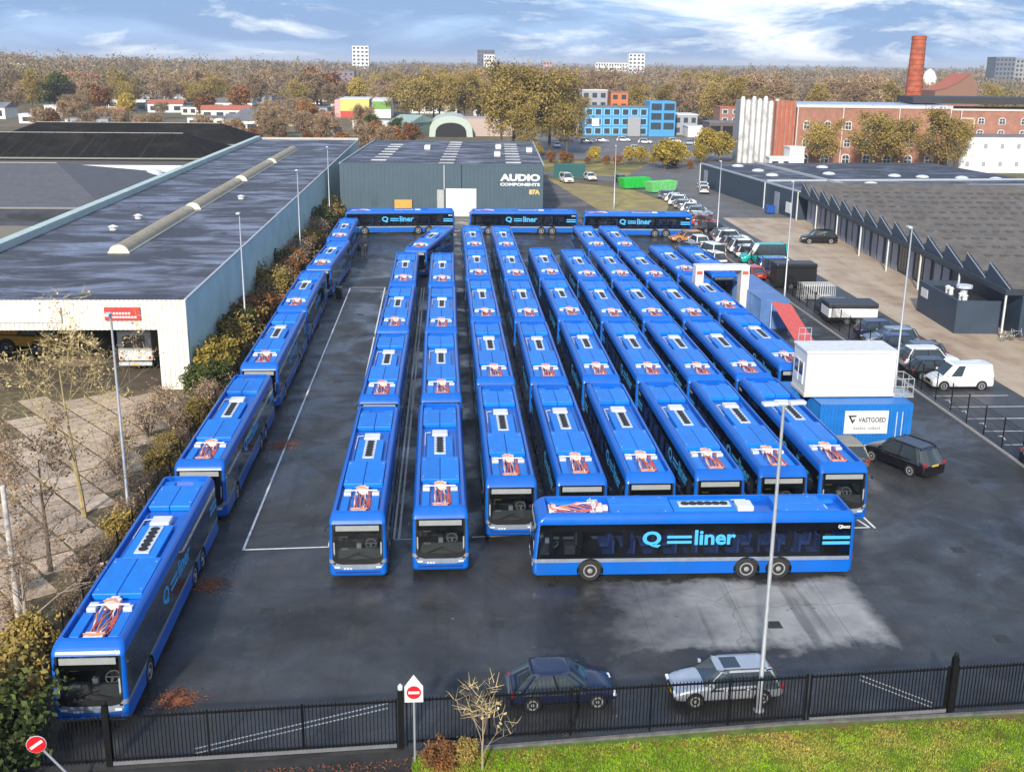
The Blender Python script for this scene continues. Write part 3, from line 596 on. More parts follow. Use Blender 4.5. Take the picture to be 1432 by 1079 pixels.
sk = MB().box(-1.2, 1.2, -.4, .4, 0, .22).data('roof_light', P('roof_light_grey', (.40, .41, .43), .5, var=.2, objr=.25), bevel=.12, seg=1)
for x, n_, y0 in ((5.2, 7, 6.), (15.6, 9, 2.), (25.6, 8, 3.5)):
    for i in range(n_): obj('roof_light', sk, au, (x, y0+i*5.4, HA-.1))
for x, y in ((11.2, 30), (23.2, 17), (23.4, 33), (28.6, 26)): boxpart('roof_unit', WHT, au, x-.5, x+.5, y-1.2, y+1.2, HA-.1, HA+.6, bevel=.05)
text_on('sign_lettering', 'AUDIO', 1, WHT, au, (23.6, -.05, 5.25), (1, 0, 0), (0, 0, 1), .05, 5.9, 1.05, 1.)
text_on('sign_lettering', 'COMPONENTS', 1, WHT, au, (23.6, -.05, 4.55), (1, 0, 0), (0, 0, 1), .05, 5.9, .45, 1.)
text_on('house_number', '87A', 1, P('sign_amber', (.75, .5, .15), .5), au, (27.9, -.05, 3.3), (1, 0, 0), (0, 0, 1), .05, 1.6, .75)
boxpart('loading_door', WHT, au, 15.6, 20.1, -.1, -.04, .0, 4.1, bevel=.02); boxpart('entrance_door', P('door_grey', (.42, .42, .4), .5), au, 14.3, 15.3, -.1, -.04, .0, 3.9); boxpart('wall_box', P('box_orange', (.62, .33, .06), .5, var=.15), au, 8.0, 10.6, -.4, -.05, .6, 2.4, bevel=.05)
MB().tube([(17.9, -.06, HA), (17.9, -.06, 4.2)], .05, 6).build('downpipe', BLK, au); MB().bar((15.35, -.12, HA-.1), (15.35, -.12, 4), .09).build('downpipe', WHT, au)

# ------------------------------------------------------------------ business units along the clinker road
UB = P('unit_blue_wall', (.035, .055, .085), .55, var=.15, scale=.5); UD = P('unit_door', (.26, .28, .33), .5, var=.08, scale=.6, objr=.15)
UPOST = P('unit_post', (.62, .64, .62), .5, var=.1); UROOF = P('fibre_cement_roof', (.135, .125, .118), .95, spec=.15, var=.22, scale=.7, col2=(.10, .09, .08), thr=(.5, .75), bump=.4, bscale=6)
un = thing('business_units', 'row of dark blue business units under a grey sawtooth roof along the clinker road', 'building', (47.7, 90.5, 0), R(-3.6))
NB, PB, HU, DU = 14, 5.2, 4.1, 62.
boxpart('wall', UB, un, 1.2, 1.5, 0, NB*PB, 0, HU-.4); boxpart('inner_block', UB, un, 1.6, DU, .2, NB*PB, 0, HU-.25)
boxpart('canopy', P('canopy_dark', (.03, .04, .055), .5), un, -.3, 1.6, 0, NB*PB, HU-.45, HU+.05, bevel=.03)
dg = P('glass_dark', (.03, .04, .04), .1)
for i in range(NB):
    y = i*PB
    MB().add([(0, y+.05, HU+.053), (0, y+PB-.05, HU+.053), (0, y+PB-.5, HU+1.50), (.25, y+.05, HU+.053), (.25, y+PB-.05, HU+.053), (.25, y+PB-.5, HU+1.50)], [(0, 2, 1), (3, 4, 5), (0, 3, 5, 2), (1, 2, 5, 4), (0, 1, 4, 3)]).build('gable', UB, un)
    rf = MB(); n_ = 8
    for q in range(n_): # overlapping roof sheets climbing away from the camera
        a, b_ = q/n_, (q+1)/n_
        p0 = (y+.06+(PB-.56)*a, HU+.08+1.45*a); p1 = (y+.06+(PB-.56)*b_, HU+.02+1.45*b_)
        rf.quad((.3, p0[0], p0[1]), (DU, p0[0], p0[1]), (DU, p1[0], p1[1]), (.3, p1[0], p1[1])); rf.quad((.3, p1[0], p1[1]), (DU, p1[0], p1[1]), (DU, p1[0], p1[1]+.06), (.3, p1[0], p1[1]+.06))
    rf.quad((.3, y+PB-.5, HU+1.50), (DU, y+PB-.5, HU+1.50), (DU, y+PB, HU), (.3, y+PB, HU)).build('roof_bay', UROOF, un)
    MB().bar((0.02, y+.05, HU+.09), (.02, y+PB-.5, HU+1.55), .07, .05).build('gable_trim', P('gable_trim', (.30, .33, .36), .5), un)
    dm = MB()
    for q in range(42):
        if (q*7+i*3) % 11: dm.add([(1.5+q*1.42+d_[0], y+.06+(PB-.56)*d_[1], HU+.14+1.45*d_[1]) for d_ in ((0, .86), (.75, .86), (.75, .95), (0, .95))], [(0, 1, 2, 3)])
    if i < 12: tag(dm.build('roof_lights', P('grimy_glazing', (.085, .078, .07), .6, var=.3), un), kind='stuff')
    if i % 2 == 0: MB().bar((-.2, y+.1, 0), (-.2, y+.1, HU-.45), .14).build('post', UPOST, un)
    if 2 < i: 
        boxpart('door', UD, un, 1.05, 1.19, y+.5, y+2.3, .02, 3.0, bevel=.02)
        if i in (4, 5): 
            for q in range(3): boxpart('shop_window', dg, un, 1.08, 1.19, y+2.6+q*.85, y+3.35+q*.85, .3, 3.0)
        else: boxpart('door', UD, un, 1.05, 1.19, y+2.8, y+4.6, .02, 3.0, bevel=.02)
for x, y in ((25, 43), (33, 37)): boxpart('roof_cowl', WHT, un, x-.5, x+.5, y-.5, y+.5, HU+.5, HU+2.4, bevel=.05)
# the flat roofed wing that ends the row
fu = thing('flat_units', 'dark blue flat roofed unit with white roof domes at the end of the row', 'building', (52.3, 163.8, 0), R(5.2)); FL = 47.5
boxpart('wall', UB, fu, 0, 46, 0, FL, 0, 4.15); MB().quad((.1, .1, 4.16), (46, .1, 4.16), (46, FL-.1, 4.16), (.1, FL-.1, 4.16)).build('roof', wetroof('unit_flat_roof', (.03, .033, .045), (.09, .1, .13)), fu)
boxpart('roof_edge', P('edge_pale', (.35, .4, .45), .4), fu, -.1, .25, 0, FL, 4.05, 4.3); boxpart('roof_divider', tm, fu, 10.5, 10.9, 1, FL, 4.17, 4.5); boxpart('roof_divider', tm, fu, .5, 46, 14.4, 14.8, 4.17, 4.45)
dm = MB().lathe([(1.1, 0), (1.0, .18), (.7, .32), (.2, .40)], 14).data('roof_dome', GRYP, smooth=True)
for x, y in ((5, 24), (5.5, 32), (5, 41), (16, 26), (20, 38), (26, 22), (30, 20), (36, 18), (16, 10), (41, 16)): obj('roof_dome', dm, fu, (x, y, 4.17))
for y, m_ in ((2.8, WHT), (7.6, UD), (43, UD)): boxpart('door', m_, fu, -.08, -.01, y, y+1.9, .6 if m_ is WHT else 0, 2.2 if m_ is WHT else 3.2)
for y in (.1, 13.6, 47): MB().bar((-.16, y, 0), (-.16, y, 4.1), .16).build('post', UPOST, fu)
MB().box(24, 46, -6, -.3, 4.2, 5.2).build('ridge_block', P('zinc', (.30, .32, .37), .5, var=.1, scale=.3), fu)
rb = thing('tall_unit', 'taller dark blue block with white downpipe at the end of the clinker road', 'building', (48.3, 76, 0), R(-3.6))
boxpart('wall', UB, rb, 1, 16, 0, 14.2, 0, 8.2); boxpart('roof_edge', P('canopy_dark', (.03, .04, .055), .5), rb, .8, 16.2, -.2, 14.4, 8.2, 8.5); MB().bar((.85, 12.6, 8.2), (.85, 12.6, 0), .16).build('downpipe', UPOST, rb)
sb = thing('service_shed', 'low dark blue open-topped service enclosure in front of the units', 'shed', (44.0, 92.0, 0), R(-3.6))
for b_ in ((0, .2, 0, 9.5, 0, 2.9), (.2, 3.8, 0, .2, 0, 2.895), (.2, 3.8, 9.3, 9.5, 0, 2.895)): boxpart('panel', UB, sb, *b_)
boxpart('notice_board', WHT, sb, -.05, -.01, 7.0, 8.7, 1.6, 2.4)
boxpart('top_deck', P('deck_black', (.02, .02, .02), .6), sb, .2, 3.8, .2, 9.3, 2.3, 2.4)
for y in (2, 2.8, 5.2, 6.): MB().lathe([(.22, 2.4), (.22, 2.9), (.3, 2.95), (.1, 3.1)], 10, 'Z', (1.4, y, 0)).build('vent', WHT, sb)
MB().lathe([(.3, 2.4), (.3, 3.3), (.7, 3.35), (.7, 3.6)], 12, 'Z', (1.9, 3.6, 0)).build('vent_cowl', GRYP, sb)

# ------------------------------------------------------------------ containers and site cabin
CB = P('container_blue', (.012, .16, .50), .4, var=.12, scale=1.5)
def container(x0, y0, w_, d_, h, rz, label, mat, name='shipping_container'):
    t = thing(name, label, 'container', (x0, y0, 0), rz)
    corr(MB(), (.12, 0), (w_-.12, 0), .14, h-.12, .22, .04).build('side_panel', mat, t); corr(MB(), (w_, .12), (w_, d_-.12), .14, h-.12, .22, .04).build('end_panel', mat, t)
    corr(MB(), (w_-.12, d_), (.12, d_), .14, h-.12, .22, .04).build('side_panel', mat, t); corr(MB(), (0, d_-.12), (0, .12), .14, h-.12, .22, .04).build('end_panel', mat, t)
    boxpart('roof', mat, t, .02, w_-.02, .02, d_-.02, h-.06, h-.02); fr = MB()
    for x in (0, w_-.14):
        for y in (0, d_-.14): fr.box(x-.02, x+.16, y-.02, y+.16, 0, h)
    for z in (0, h-.14):
        for y in (-.02, d_-.10): fr.box(.14, w_-.14, y, y+.12, z, z+.14)
        for x in (-.02, w_-.10): fr.box(x, x+.12, .14, d_-.14, z, z+.14)
    fr.build('frame', mat, t); return t
ct = container(22.6, 63.3, 5.7, 2.5, 2.6, 0, 'blue shipping container with white company board, under the white site cabin', CB)
bd = boxpart('company_board', WHT, ct, 1.5, 4.2, -.12, -.07, .75, 2.2)
text_on('board_lettering', 'VASTGOED', 1, BLK, bd, (2.35, -.125, 1.48), (1, 0, 0), (0, 0, 1), .02, 1.7, .3)
sl2 = MB()
for q in range(13):
    if q != 6: sl2.box(2.1+q*.13, 2.19+q*.13, -.127, -.121, 1.02, 1.14+.05*(q % 3 == 0))
sl2.build('small_print', P('grey_print', (.3, .3, .3), .6), bd)['kind'] = 'stuff'
MB().add([(1.7, -.125, 1.92), (2.25, -.125, 1.92), (2.17, -.125, 1.82), (1.87, -.125, 1.82), (2.0, -.125, 1.58), (2.1, -.125, 1.72), (2.15, -.125, 1.66), (2.0, -.125, 1.38)], [(0, 1, 2, 3), (0, 3, 4, 7), (4, 5, 6, 7)]).build('board_emblem', BLK, bd)
for x in (4.75, 5.1): MB().tube([(x, -.06, .4), (x, -.06, 2.1)], .03, 5).build('locking_bar', GRYP, ct)
container(21.6, 66.0, 6.0, 2.4, 2.58, 0, 'second blue container tucked behind the one with the company board', CB)
cb = thing('site_cabin', 'white site cabin stacked on the blue containers', 'cabin', (22.0, 64.75, 2.62)); cw = P('cabin_white', (.68, .66, .59), .5, var=.05, scale=.8)
boxpart('wall', cw, cb, 0, 5.6, 0, 2.6, 0, 2.75, bevel=.04); boxpart('roof', WHT, cb, -.06, 5.66, -.06, 2.66, 2.755, 2.93, bevel=.04); boxpart('base_rail', P('cabin_rail', (.6, .58, .52), .5), cb, -.05, 5.65, -.05, 2.65, 0.03, .22)
for y in (.45, 1.35):
    wn = boxpart('window_frame', WHT, cb, -.06, -.005, y, y+.8, .7, 2.1); boxpart('pane', dg, wn, -.075, -.06, y+.08, y+.72, 1.25, 2.02); boxpart('shutter_panel', GRYP, wn, -.075, -.06, y+.08, y+.72, .78, 1.2)
rl = MB()
for z in (.1, .6, 1.1): rl.tube([(5.7, .1, z), (6.9, .1, z), (6.9, 1.8, z), (5.7, 1.8, z)], .03, 5)
for x, y in ((6.9, .1), (6.9, 1.8), (5.75, .1), (6.3, .1), (6.9, .95)): rl.tube([(x, y, 0), (x, y, 1.1)], .03, 5)
rl.box(5.66, 6.95, .05, 1.85, -.08, .0); rl.build('landing_rail', P('galvanised', (.55, .56, .56), .4, metal=.5), cb)
MB().tube([(.3, 2.9, 2.9), (.3, 2.9, 3.7), (1.1, 2.9, 3.7), (1.1, 2.9, 2.9)], .03, 5).tube([(.3, 2.9, 3.3), (1.1, 2.9, 3.3)], .03, 5).tube([(.7, 2.9, 2.7), (.7, 2.9, 3.7)], .03, 5).bar((.3, 2.6, 2.85), (1.1, 2.6, 2.85), .05).bar((.3, 2.6, 2.85), (.3, 2.9, 2.9), .05).bar((1.1, 2.6, 2.85), (1.1, 2.9, 2.9), .05).build('roof_ladder', P('galvanised', (.55, .56, .56), .4, metal=.5), cb)
container(27.4, 94.0, 2.5, 12.0, 2.6, 0, 'long faded blue container beside the white gantry', P('container_faded', (.09, .19, .42), .5, var=.2, scale=.8, col2=(.3, .36, .45), thr=(.6, .8)))
ga = thing('gantry', 'white gantry frame with red corner plates spanning a coach lane', 'gantry', (23.6, 98.6, 0)); gm = P('gantry_white', (.70, .66, .60), .6, var=.15, scale=1.5, col2=(.55, .45, .36), thr=(.6, .85)); gr_ = P('gantry_red', (.62, .09, .05), .5)
for x in (-1.05, 3.15): 
    c_ = boxpart('column', gm, ga, x, x+.75, 0, 1.3, 0, 4.3, bevel=.04); boxpart('corner_plate', gr_, c_, x+.1, x+.62, -.02, -.003, 3.95, 4.25)
boxpart('beam', gm, ga, -1.05, 3.9, 0, 1.3, 4.31, 4.75, bevel=.04)
sl_ = thing('inclined_cover', 'red tarpaulin slope on posts between the container and the cabin', 'cover', (28.7, 84, 0)); 
MB().add([(-1.2, 0, 1.3), (.6, -.4, .8), (.6, 7.5, 2.7), (-1.2, 7.5, 3.0)], [(0, 1, 2, 3)]).build('tarpaulin', P('red_tarp', (.60, .10, .08), .6, var=.15), sl_)
for x, y, z in ((-1.15, .2, 1.3), (.55, -.2, .8), (.55, 7.3, 2.6), (-1.15, 7.3, 2.9)): MB().tube([(x, y, 0), (x, y, z)], .04, 6).build('post', GRYP, sl_)

# ------------------------------------------------------------------ lamps, fences, signs
GALV = P('lamp_post_steel', (.50, .52, .54), .4, metal=.5, var=.1)
def lamp(x, y, h, label, double=False, rz=0.):
    t = thing('lamp_post', label, 'lamp post', (x, y, 0), rz, 'lamp posts around the yard')
    MB().tube([(0, 0, 0), (0, 0, 1.2), (0, 0, 1.25), (0, 0, h)], [.11, .11, .085, .05], 10).lathe([(.2, 0), (.2, .03)], 10).build('pole', GALV, t, smooth=True)
    for s_ in ((-1, 1) if double else (1,)):
        MB().tube([(0, 0, h-.05), (s_*.28, 0, h+.05)], .035, 6).build('arm', GALV, t); MB().box(min(s_*.2, s_*.75), max(s_*.2, s_*.75), -.14, .14, h, h+.12).build('lamp_head', GRYP, t, bevel=.03)
for a in ((-15.8, 52.5, 10.7, 'lamp post at the corner of the hall yard, nearest the twiggy yellow tree'), (-15.9, 87.6, 10.8, 'lamp post rising from the hedge beside the hall corner'), (-16.0, 123.7, 10.7, 'lamp post in the hedge halfway along the green hall wall'),
          (-15.4, 150.5, 11.2, 'lamp post in the hedge next to the warehouse'), (32.4, 75.9, 11.4, 'lamp post beside the white site cabin'), (33.4, 106.7, 11.4, 'lamp post between the black trailer and the white cages'),
          (36.4, 147.9, 9.8, 'lamp post by the silver parked cars and the red car'), (26.6, 176.2, 9.7, 'lamp post on the rough verge behind the back coaches')): lamp(*a, rz=R(90 if a[0] > 0 else -90))
lamp(11.15, 34.75, 11.5, 'lamp post with twin heads standing beside the silver estate car', True, R(8))
op = thing('bare_pole', 'weathered whitish pole among the twigs left of the front coach', 'pole', (-16.9, 40.8, 0)); MB().tube([(0, 0, 0), (0, 0, 3), (0, 0, 6.6)], [.13, .12, .1], 10).build('pole', P('weathered_white', (.55, .5, .45), .8, var=.3, scale=4, col2=(.25, .16, .1), thr=(.55, .7)), op, smooth=True)
# front railing fence and sliding gates
FB = P('fence_black', (.006, .006, .006), .6, var=.2, spec=.2)
fa = math.atan2(2.2, 33.); FO = Vector((-12.4, 32.35, 0)); FD = Vector((math.cos(fa), math.sin(fa), 0))
pk = MB().box(-.014, .014, -.014, .014, .12, 1.88).data('picket', FB)
def rail_fence(x0, x1, name, label, cat, brace=0, hz=1.78):
    o_ = FO+FD*(x0-FO.x)/FD.x; ln = (x1-x0)/FD.x
    t = thing(name, label, cat, o_, fa)
    for z in (.16, hz-.06): boxpart('rail', FB, t, 0, ln, -.03, .03, z, z+.06)
    if brace: boxpart('bottom_beam', P('beam_grey', (.16, .16, .17), .5), t, 0, ln, -.06, .06, .02, .155)
    n_ = int(ln/.125)
    for i in range(1, n_): obj('picket', pk, t, (i*ln/n_, -.045, 0))
    for q in np.linspace(0, ln, max(2, int(ln/2.8)+1)): boxpart('post', FB, t, q-.03, q+.03, .032, .09, 0, 1.82)
    if brace:
        a, b_ = (.28*ln, .97*ln) if brace > 0 else (.9*ln, .35*ln)
        for dz in (0, .18): MB().bar((a, .06, .2+dz), (b_, .06, hz-.3+dz), .03).build('brace', P('galvanised', (.55, .56, .56), .4, metal=.5), t)
    return t
rail_fence(-11.0, -1.75, 'sliding_gate', 'black railing gate with long braces in front of the hedge-side coach', 'gate', 1)
rail_fence(-1.4, 12.6, 'railing_fence', 'black railing fence in front of the navy and silver cars', 'fence')
rail_fence(12.75, 17.85, 'sliding_gate', 'shorter black railing gate with two pale braces beside the tall fence post', 'gate', -1)
rail_fence(18.2, 26, 'railing_fence', 'black railing fence running on past the tall fence post', 'fence')
rail_fence(-15.2, -11.2, 'railing_fence', 'black railing fence under the evergreen at the yard corner', 'fence')
for x, lb in ((-1.6, 'thick black gate post by the white no-entry sign'), (18.0, 'thick black gate post where the lawn meets the short gate'), (-11.1, 'thick black gate post in front of the hedge-side coach')):
    q = FO+FD*(x-FO.x)/FD.x; t = thing('gate_post', lb, 'gate post', q, fa); boxpart('post', FB, t, -.1, .1, -.1, .1, 0, 2.2, bevel=.01); MB().lathe([(.09, 2.2), (.09, 2.32), (.03, 2.4)], 8).build('finial', GRYP if x < 0 and x > -5 else FB, t)
SGR = P('sign_red', (.60, .012, .02), .4, var=.05); SGB = P('sign_back', (.62, .62, .60), .5, var=.1)
def noentry(loc, h, label, lean=0., rz=0., house=True):
    t = thing('no_entry_sign', label, 'road sign', loc, rz); t.rotation_euler = (0, lean, rz)
    MB().tube([(0, 0, 0), (0, 0, h)], .038, 8).build('pole', GALV, t)
    b_ = MB(); pl = [(-.30, h-.72), (.30, h-.72), (.30, h-.14), (0, h+.28), (-.30, h-.14)] if house else [(.3*math.cos(a), h-.3+.3*math.sin(a)) for a in np.linspace(0, 2*math.pi, 20)[:-1]]
    b_.prism(pl, 'Y', -.062, -.042).build('board', WHT if house else SGB, t)
    rd_ = .235 if house else .285; MB().lathe([(rd_, -.074), (rd_, -.064)], 28, 'Y', (0, 0, h-.36 if house else h-.3)).build('red_disc', SGR, t)
    zc = h-.36 if house else h-.3; boxpart('white_bar', WHT, t, -rd_*.76, rd_*.76, -.082, -.075, zc-.048, zc+.048)
noentry((-1.12, 32.2, 0), 3.0, 'white house-shaped no-entry sign on an upright pole by the gate')
noentry((-11.6, 31.2, 0), 2.5, 'round no-entry sign on a leaning pole beside the evergreen', R(-33), R(10), False)
# mesh fence beside the hedge
bar_ = MB()
for i in range(25): bar_.box(i*.104-.004, i*.104+.004, -.004, .004, .05, 1.9)
for z in (.1, .6, 1.1, 1.6, 1.85): bar_.box(0, 2.5, .005, .013, z-.006, z+.006)
bd_ = bar_.data('mesh_panel', FB)
def mesh_fence(x, y0, n_, label, rz, h=2.0):
    t = thing('mesh_fence', label, 'fence', (x, y0, 0), rz)
    for i in range(n_): 
        p_ = obj('mesh_panel', bd_, t, (i*2.5+.04, 0, 0)); p_['kind'] = 'stuff'; boxpart('post', FB, t, i*2.5-.03, i*2.5+.03, -.03, .03, 0, h)
mesh_fence(-14.75, 34.5, 52, 'long black mesh fence between the hedge and the single file of coaches', R(90))
mesh_fence(33.6, 52.5, 12, 'black mesh fence in front of the numbered parking bays', R(89), 1.95)
mesh_fence(33.9, 82.8, 30, 'black mesh fence along the trailers and parked cars', R(88.5))
boxpart('fence_kerb', P('kerb_concrete', (.34, .33, .31), .85), None, 33.38, 33.5, 52, 164, 0, .12)['kind'] = 'structure'

# ------------------------------------------------------------------ cars, vans, trailers
def paint(name, col, metal=.2, rough=.28): return P('car_'+name, col, rough, metal=metal, var=.04, scale=1.5, coat=.5)
# station tables: (y fraction from nose, top z at centre line, shoulder z, half width factor)
SHAPES = {
 'estate': dict(L=4.5, W=1.78, H=1.42, st=[(0, .50, .46, .80), (.02, .66, .60, .90), (.10, .80, .72, .97), (.27, .93, .84, 1), (.40, .93, .88, 1), (.75, .95, .90, 1), (.95, .95, .90, .96), (.99, .80, .76, .90), (1, .52, .48, .86)], gh=(.265, .40, .90, .985)),
 'hatch': dict(L=4.1, W=1.75, H=1.48, st=[(0, .50, .46, .80), (.02, .68, .60, .90), (.10, .84, .75, .97), (.25, .97, .86, 1), (.40, .96, .90, 1), (.75, .97, .92, 1), (.95, .98, .92, .96), (.99, .82, .76, .90), (1, .52, .48, .86)], gh=(.235, .39, .84, .97)),
 'coupe': dict(L=4.25, W=1.80, H=1.48, st=[(0, .48, .44, .80), (.02, .66, .58, .90), (.10, .82, .72, .97), (.28, .93, .84, 1), (.42, .93, .88, 1), (.75, .98, .92, 1), (.95, .97, .90, .95), (.99, .82, .76, .90), (1, .52, .48, .86)], gh=(.25, .43, .80, .975)),
 'suv': dict(L=4.6, W=1.90, H=1.70, st=[(0, .56, .52, .84), (.02, .82, .72, .93), (.10, 1.0, .88, .98), (.27, 1.08, .98, 1), (.40, 1.08, 1.02, 1), (.75, 1.10, 1.04, 1), (.95, 1.10, 1.04, .96), (.99, .92, .86, .92), (1, .56, .52, .90)], gh=(.255, .38, .88, .98)),
 'van': dict(L=4.5, W=1.85, H=1.85, st=[(0, .54, .50, .84), (.02, .78, .68, .93), (.08, .98, .86, .98), (.20, 1.12, 1.0, 1), (.34, 1.10, 1.04, 1), (.75, 1.10, 1.04, 1), (.96, 1.10, 1.04, .98), (.99, 1.0, .95, .97), (1, .52, .48, .95)], gh=(.17, .335, .965, .995)),
 'bigvan': dict(L=5.4, W=1.98, H=2.35, st=[(0, .60, .55, .86), (.02, .90, .8, .94), (.08, 1.12, 1.0, .98), (.17, 1.25, 1.1, 1), (.30, 1.2, 1.1, 1), (.75, 1.2, 1.1, 1), (.97, 1.2, 1.1, .99), (.99, 1.1, 1.0, .98), (1, .55, .5, .97)], gh=(.14, .29, .975, .995)),
}
def car(kind, mat, loc, rz, label, group=None, cat=None, plate=AMB, blind=False, roofm=None, sunroof=False, rails=False, name=None, detail=False):
    """nose points along local -Y"""
    q = SHAPES[kind]; L_, W_, H_ = q['L'], q['W']/2, q['H']; zb = .20
    t = thing(name or {'bigvan': 'van'}.get(kind, 'van' if kind == 'van' else 'car'), label, cat or ('van' if 'van' in kind else 'car'), loc, rz, group)
    b = MB(); rows = []
    for f, zt, zs, wf in q['st']:
        y = -L_/2+f*L_; w_ = W_*wf; lift = .10 if f in (0, 1) else 0
        half = [(w_*.80, zb+lift), (w_*.97, zb+.08+lift), (w_, zb+.26), (w_*.995, zs-.16), (w_*.96, zs), (w_*.72, zt-.02), (w_*.35, zt)]
        rows.append([(x, y, z) for x, z in half]+[(-x, y, z) for x, z in reversed(half)])
    n = len(rows[0])
    for i in range(len(rows)-1):
        for j in range(n): b.quad(rows[i][j], rows[i][(j+1) % n], rows[i+1][(j+1) % n], rows[i+1][j])
    b.quad(*rows[0]); b.quad(*reversed(rows[-1]))
    bm_ = b.data('body', mat)
    bb = bmesh.new(); bb.from_mesh(bm_); bmesh.ops.remove_doubles(bb, verts=bb.verts[:], dist=1e-5); bmesh.ops.recalc_face_normals(bb, faces=bb.faces[:]); bb.to_mesh(bm_); bb.free(); bm_.shade_smooth()
    bo_ = obj('body', bm_, t); sd_ = bo_.modifiers.new('s', 'SUBSURF'); sd_.levels = sd_.render_levels = 2
    a, c_, d_, e = q['gh']; yy = [-L_/2+v*L_ for v in (a, c_, d_, e)]
    zl = q['st'][4][2]-.04
    wb, wt = W_*.95, W_*.76
    lo = [(-wb*.86, yy[0], zl+.03), (wb*.86, yy[0], zl+.03), (wb, yy[0]+.09*L_, zl), (wb, yy[2], zl), (wb*.88, yy[3], zl), (-wb*.88, yy[3], zl), (-wb, yy[2], zl), (-wb, yy[0]+.09*L_, zl)]
    hi = [(-wt*.86, yy[1], H_-.06), (wt*.86, yy[1], H_-.06), (wt, yy[1]+.07*L_, H_-.05), (wt, yy[2]-.05*L_, H_-.05), (wt*.88, yy[2], H_-.07), (-wt*.88, yy[2], H_-.07), (-wt, yy[2]-.05*L_, H_-.05), (-wt, yy[1]+.07*L_, H_-.05)]
    g = MB(); lw = [Vector(v)+(Vector(v)-Vector(h_))*(.16/max(.2, h_[2]-v[2])) for v, h_ in zip(lo, hi)]
    for i in range(8): g.quad(lw[i], lw[(i+1) % 8], hi[(i+1) % 8], hi[i])
    g.quad(*hi); g.build('cabin' if blind else 'glasshouse', mat if blind else CARGL, t, smooth=True, bevel=.07, seg=3, ang=18)
    # roof skin with a slight crown, and painted pillars
    rr = MB(); ce = Vector((0, (yy[1]+yy[2])/2, H_)); o1 = [Vector(v)+Vector((v[0]*.03, 0, -.01)) for v in hi]; o2 = [ce+(Vector(v)-ce)*.93+Vector((0, 0, .045)) for v in hi]; o3 = [ce+(Vector(v)-ce)*.6+Vector((0, 0, .045)) for v in hi]
    for z_ in o3: z_.z = H_
    for u, v in ((o1, o2), (o2, o3)):
        for i in range(8): rr.quad(u[i], u[(i+1) % 8], v[(i+1) % 8], v[i])
    rr.quad(*o3); rr.build('roof', roofm or mat, t, smooth=True, bevel=.05, seg=2, ang=12)
    for s_ in (0, 1):
        ia, ib, ic, id_ = ((1, 2, 3, 4), (0, 7, 6, 5))[s_]
        mid = lambda u, v, k=.5: Vector(u).lerp(Vector(v), k)
        pm_ = roofm or mat
        MB().tube([mid(lo[ia], lo[ib], .45)*1.0, mid(mid(lo[ia], lo[ib], .45), mid(hi[ia], hi[ib], .45), .5)+Vector((0, 0, .015)), mid(hi[ia], hi[ib], .45)], .032, 6).build('pillar', pm_, t, smooth=True)
        k0_, k1_ = (.45, .45) if kind in ('estate', 'suv') else (-.1, .1)
        MB().tube([mid(lo[ic], lo[id_], .55), mid(hi[ic], hi[id_], .55)], .045 if kind in ('estate', 'suv') else .075, 6).build('pillar', pm_, t, smooth=True)
        if not blind:
            b0 = mid(lo[ib], lo[ic], .48); b1 = mid(hi[ib], hi[ic], .42); MB().bar(b0, b1, .03, .09).build('pillar', BLK, t)
    def pane(nm, p, m_=None, k=.012, sh=.10, parent=t):
        v = [Vector(x) for x in p]; ce = sum(v, Vector())/len(v); nn = (v[1]-v[0]).cross(v[-1]-v[0]).normalized()
        if nn.dot(ce-Vector((0, ce.y*.9, H_*.6))) < 0: nn = -nn
        return MB().quad(*[x+(ce-x)*sh+nn*k for x in v]).build(nm, m_ or CARGL, parent)
    if blind: pane('windscreen', (lo[0], lo[1], hi[1], hi[0]), sh=.05)
    if kind == 'bigvan': pane('rear_window', (lo[4], lo[5], hi[5], hi[4]), sh=.13)
    for s_ in (1, -1):
        L2 = [lo[1], lo[2], lo[3], lo[4]] if s_ > 0 else [lo[0], lo[7], lo[6], lo[5]]; H2 = [hi[1], hi[2], hi[3], hi[4]] if s_ > 0 else [hi[0], hi[7], hi[6], hi[5]]
        lerp = lambda u, v, k: tuple(u[i]+(v[i]-u[i])*k for i in range(3))
        if blind: pane('side_window', [lerp(L2[1], L2[2], .02), lerp(L2[1], L2[2], .30), lerp(H2[1], H2[2], .26), lerp(H2[1], H2[2], .02)], sh=.09)
        mz = zl+.08; MB().box(min(s_*W_, s_*(W_+.16)), max(s_*W_, s_*(W_+.16)), yy[0]+.22, yy[0]+.36, mz, mz+.14).build('mirror', mat, t, bevel=.03)
        zf = q['st'][1][2]-.06; MB().box(min(s_*W_*.50, s_*W_*.88), max(s_*W_*.50, s_*W_*.88), -L_/2-.005, -L_/2+.14, zf-.07, zf+.05).build('headlight', LAMP, t, bevel=.03)
        zr = q['st'][-3][2]-.12; MB().box(min(s_*W_*.62, s_*W_*.93), max(s_*W_*.62, s_*W_*.93), L_/2-.12, L_/2+.004, zr-.16, zr+.03).build('tail_light', TAIL, t, bevel=.03)
        for f in (.185, .80):
            y = -L_/2+f*L_; rw = .31 if H_ < 1.6 else .34
            MB().lathe([(rw+.06, 0), (rw+.06, .012)], 20, 'X', (s_*(W_+.004) if s_ > 0 else -W_-.016, y, rw)).build('wheel_arch', BLK, t)
            make_wheel(t, s_*(W_+.025), y, rw, s_, .2, .70)
        if rails: MB().tube([(s_*wt*.92, yy[1]+.2, H_+.03), (s_*wt*.95, yy[2]-.3, H_+.04)], .022, 5).build('roof_rail', BLK, t)
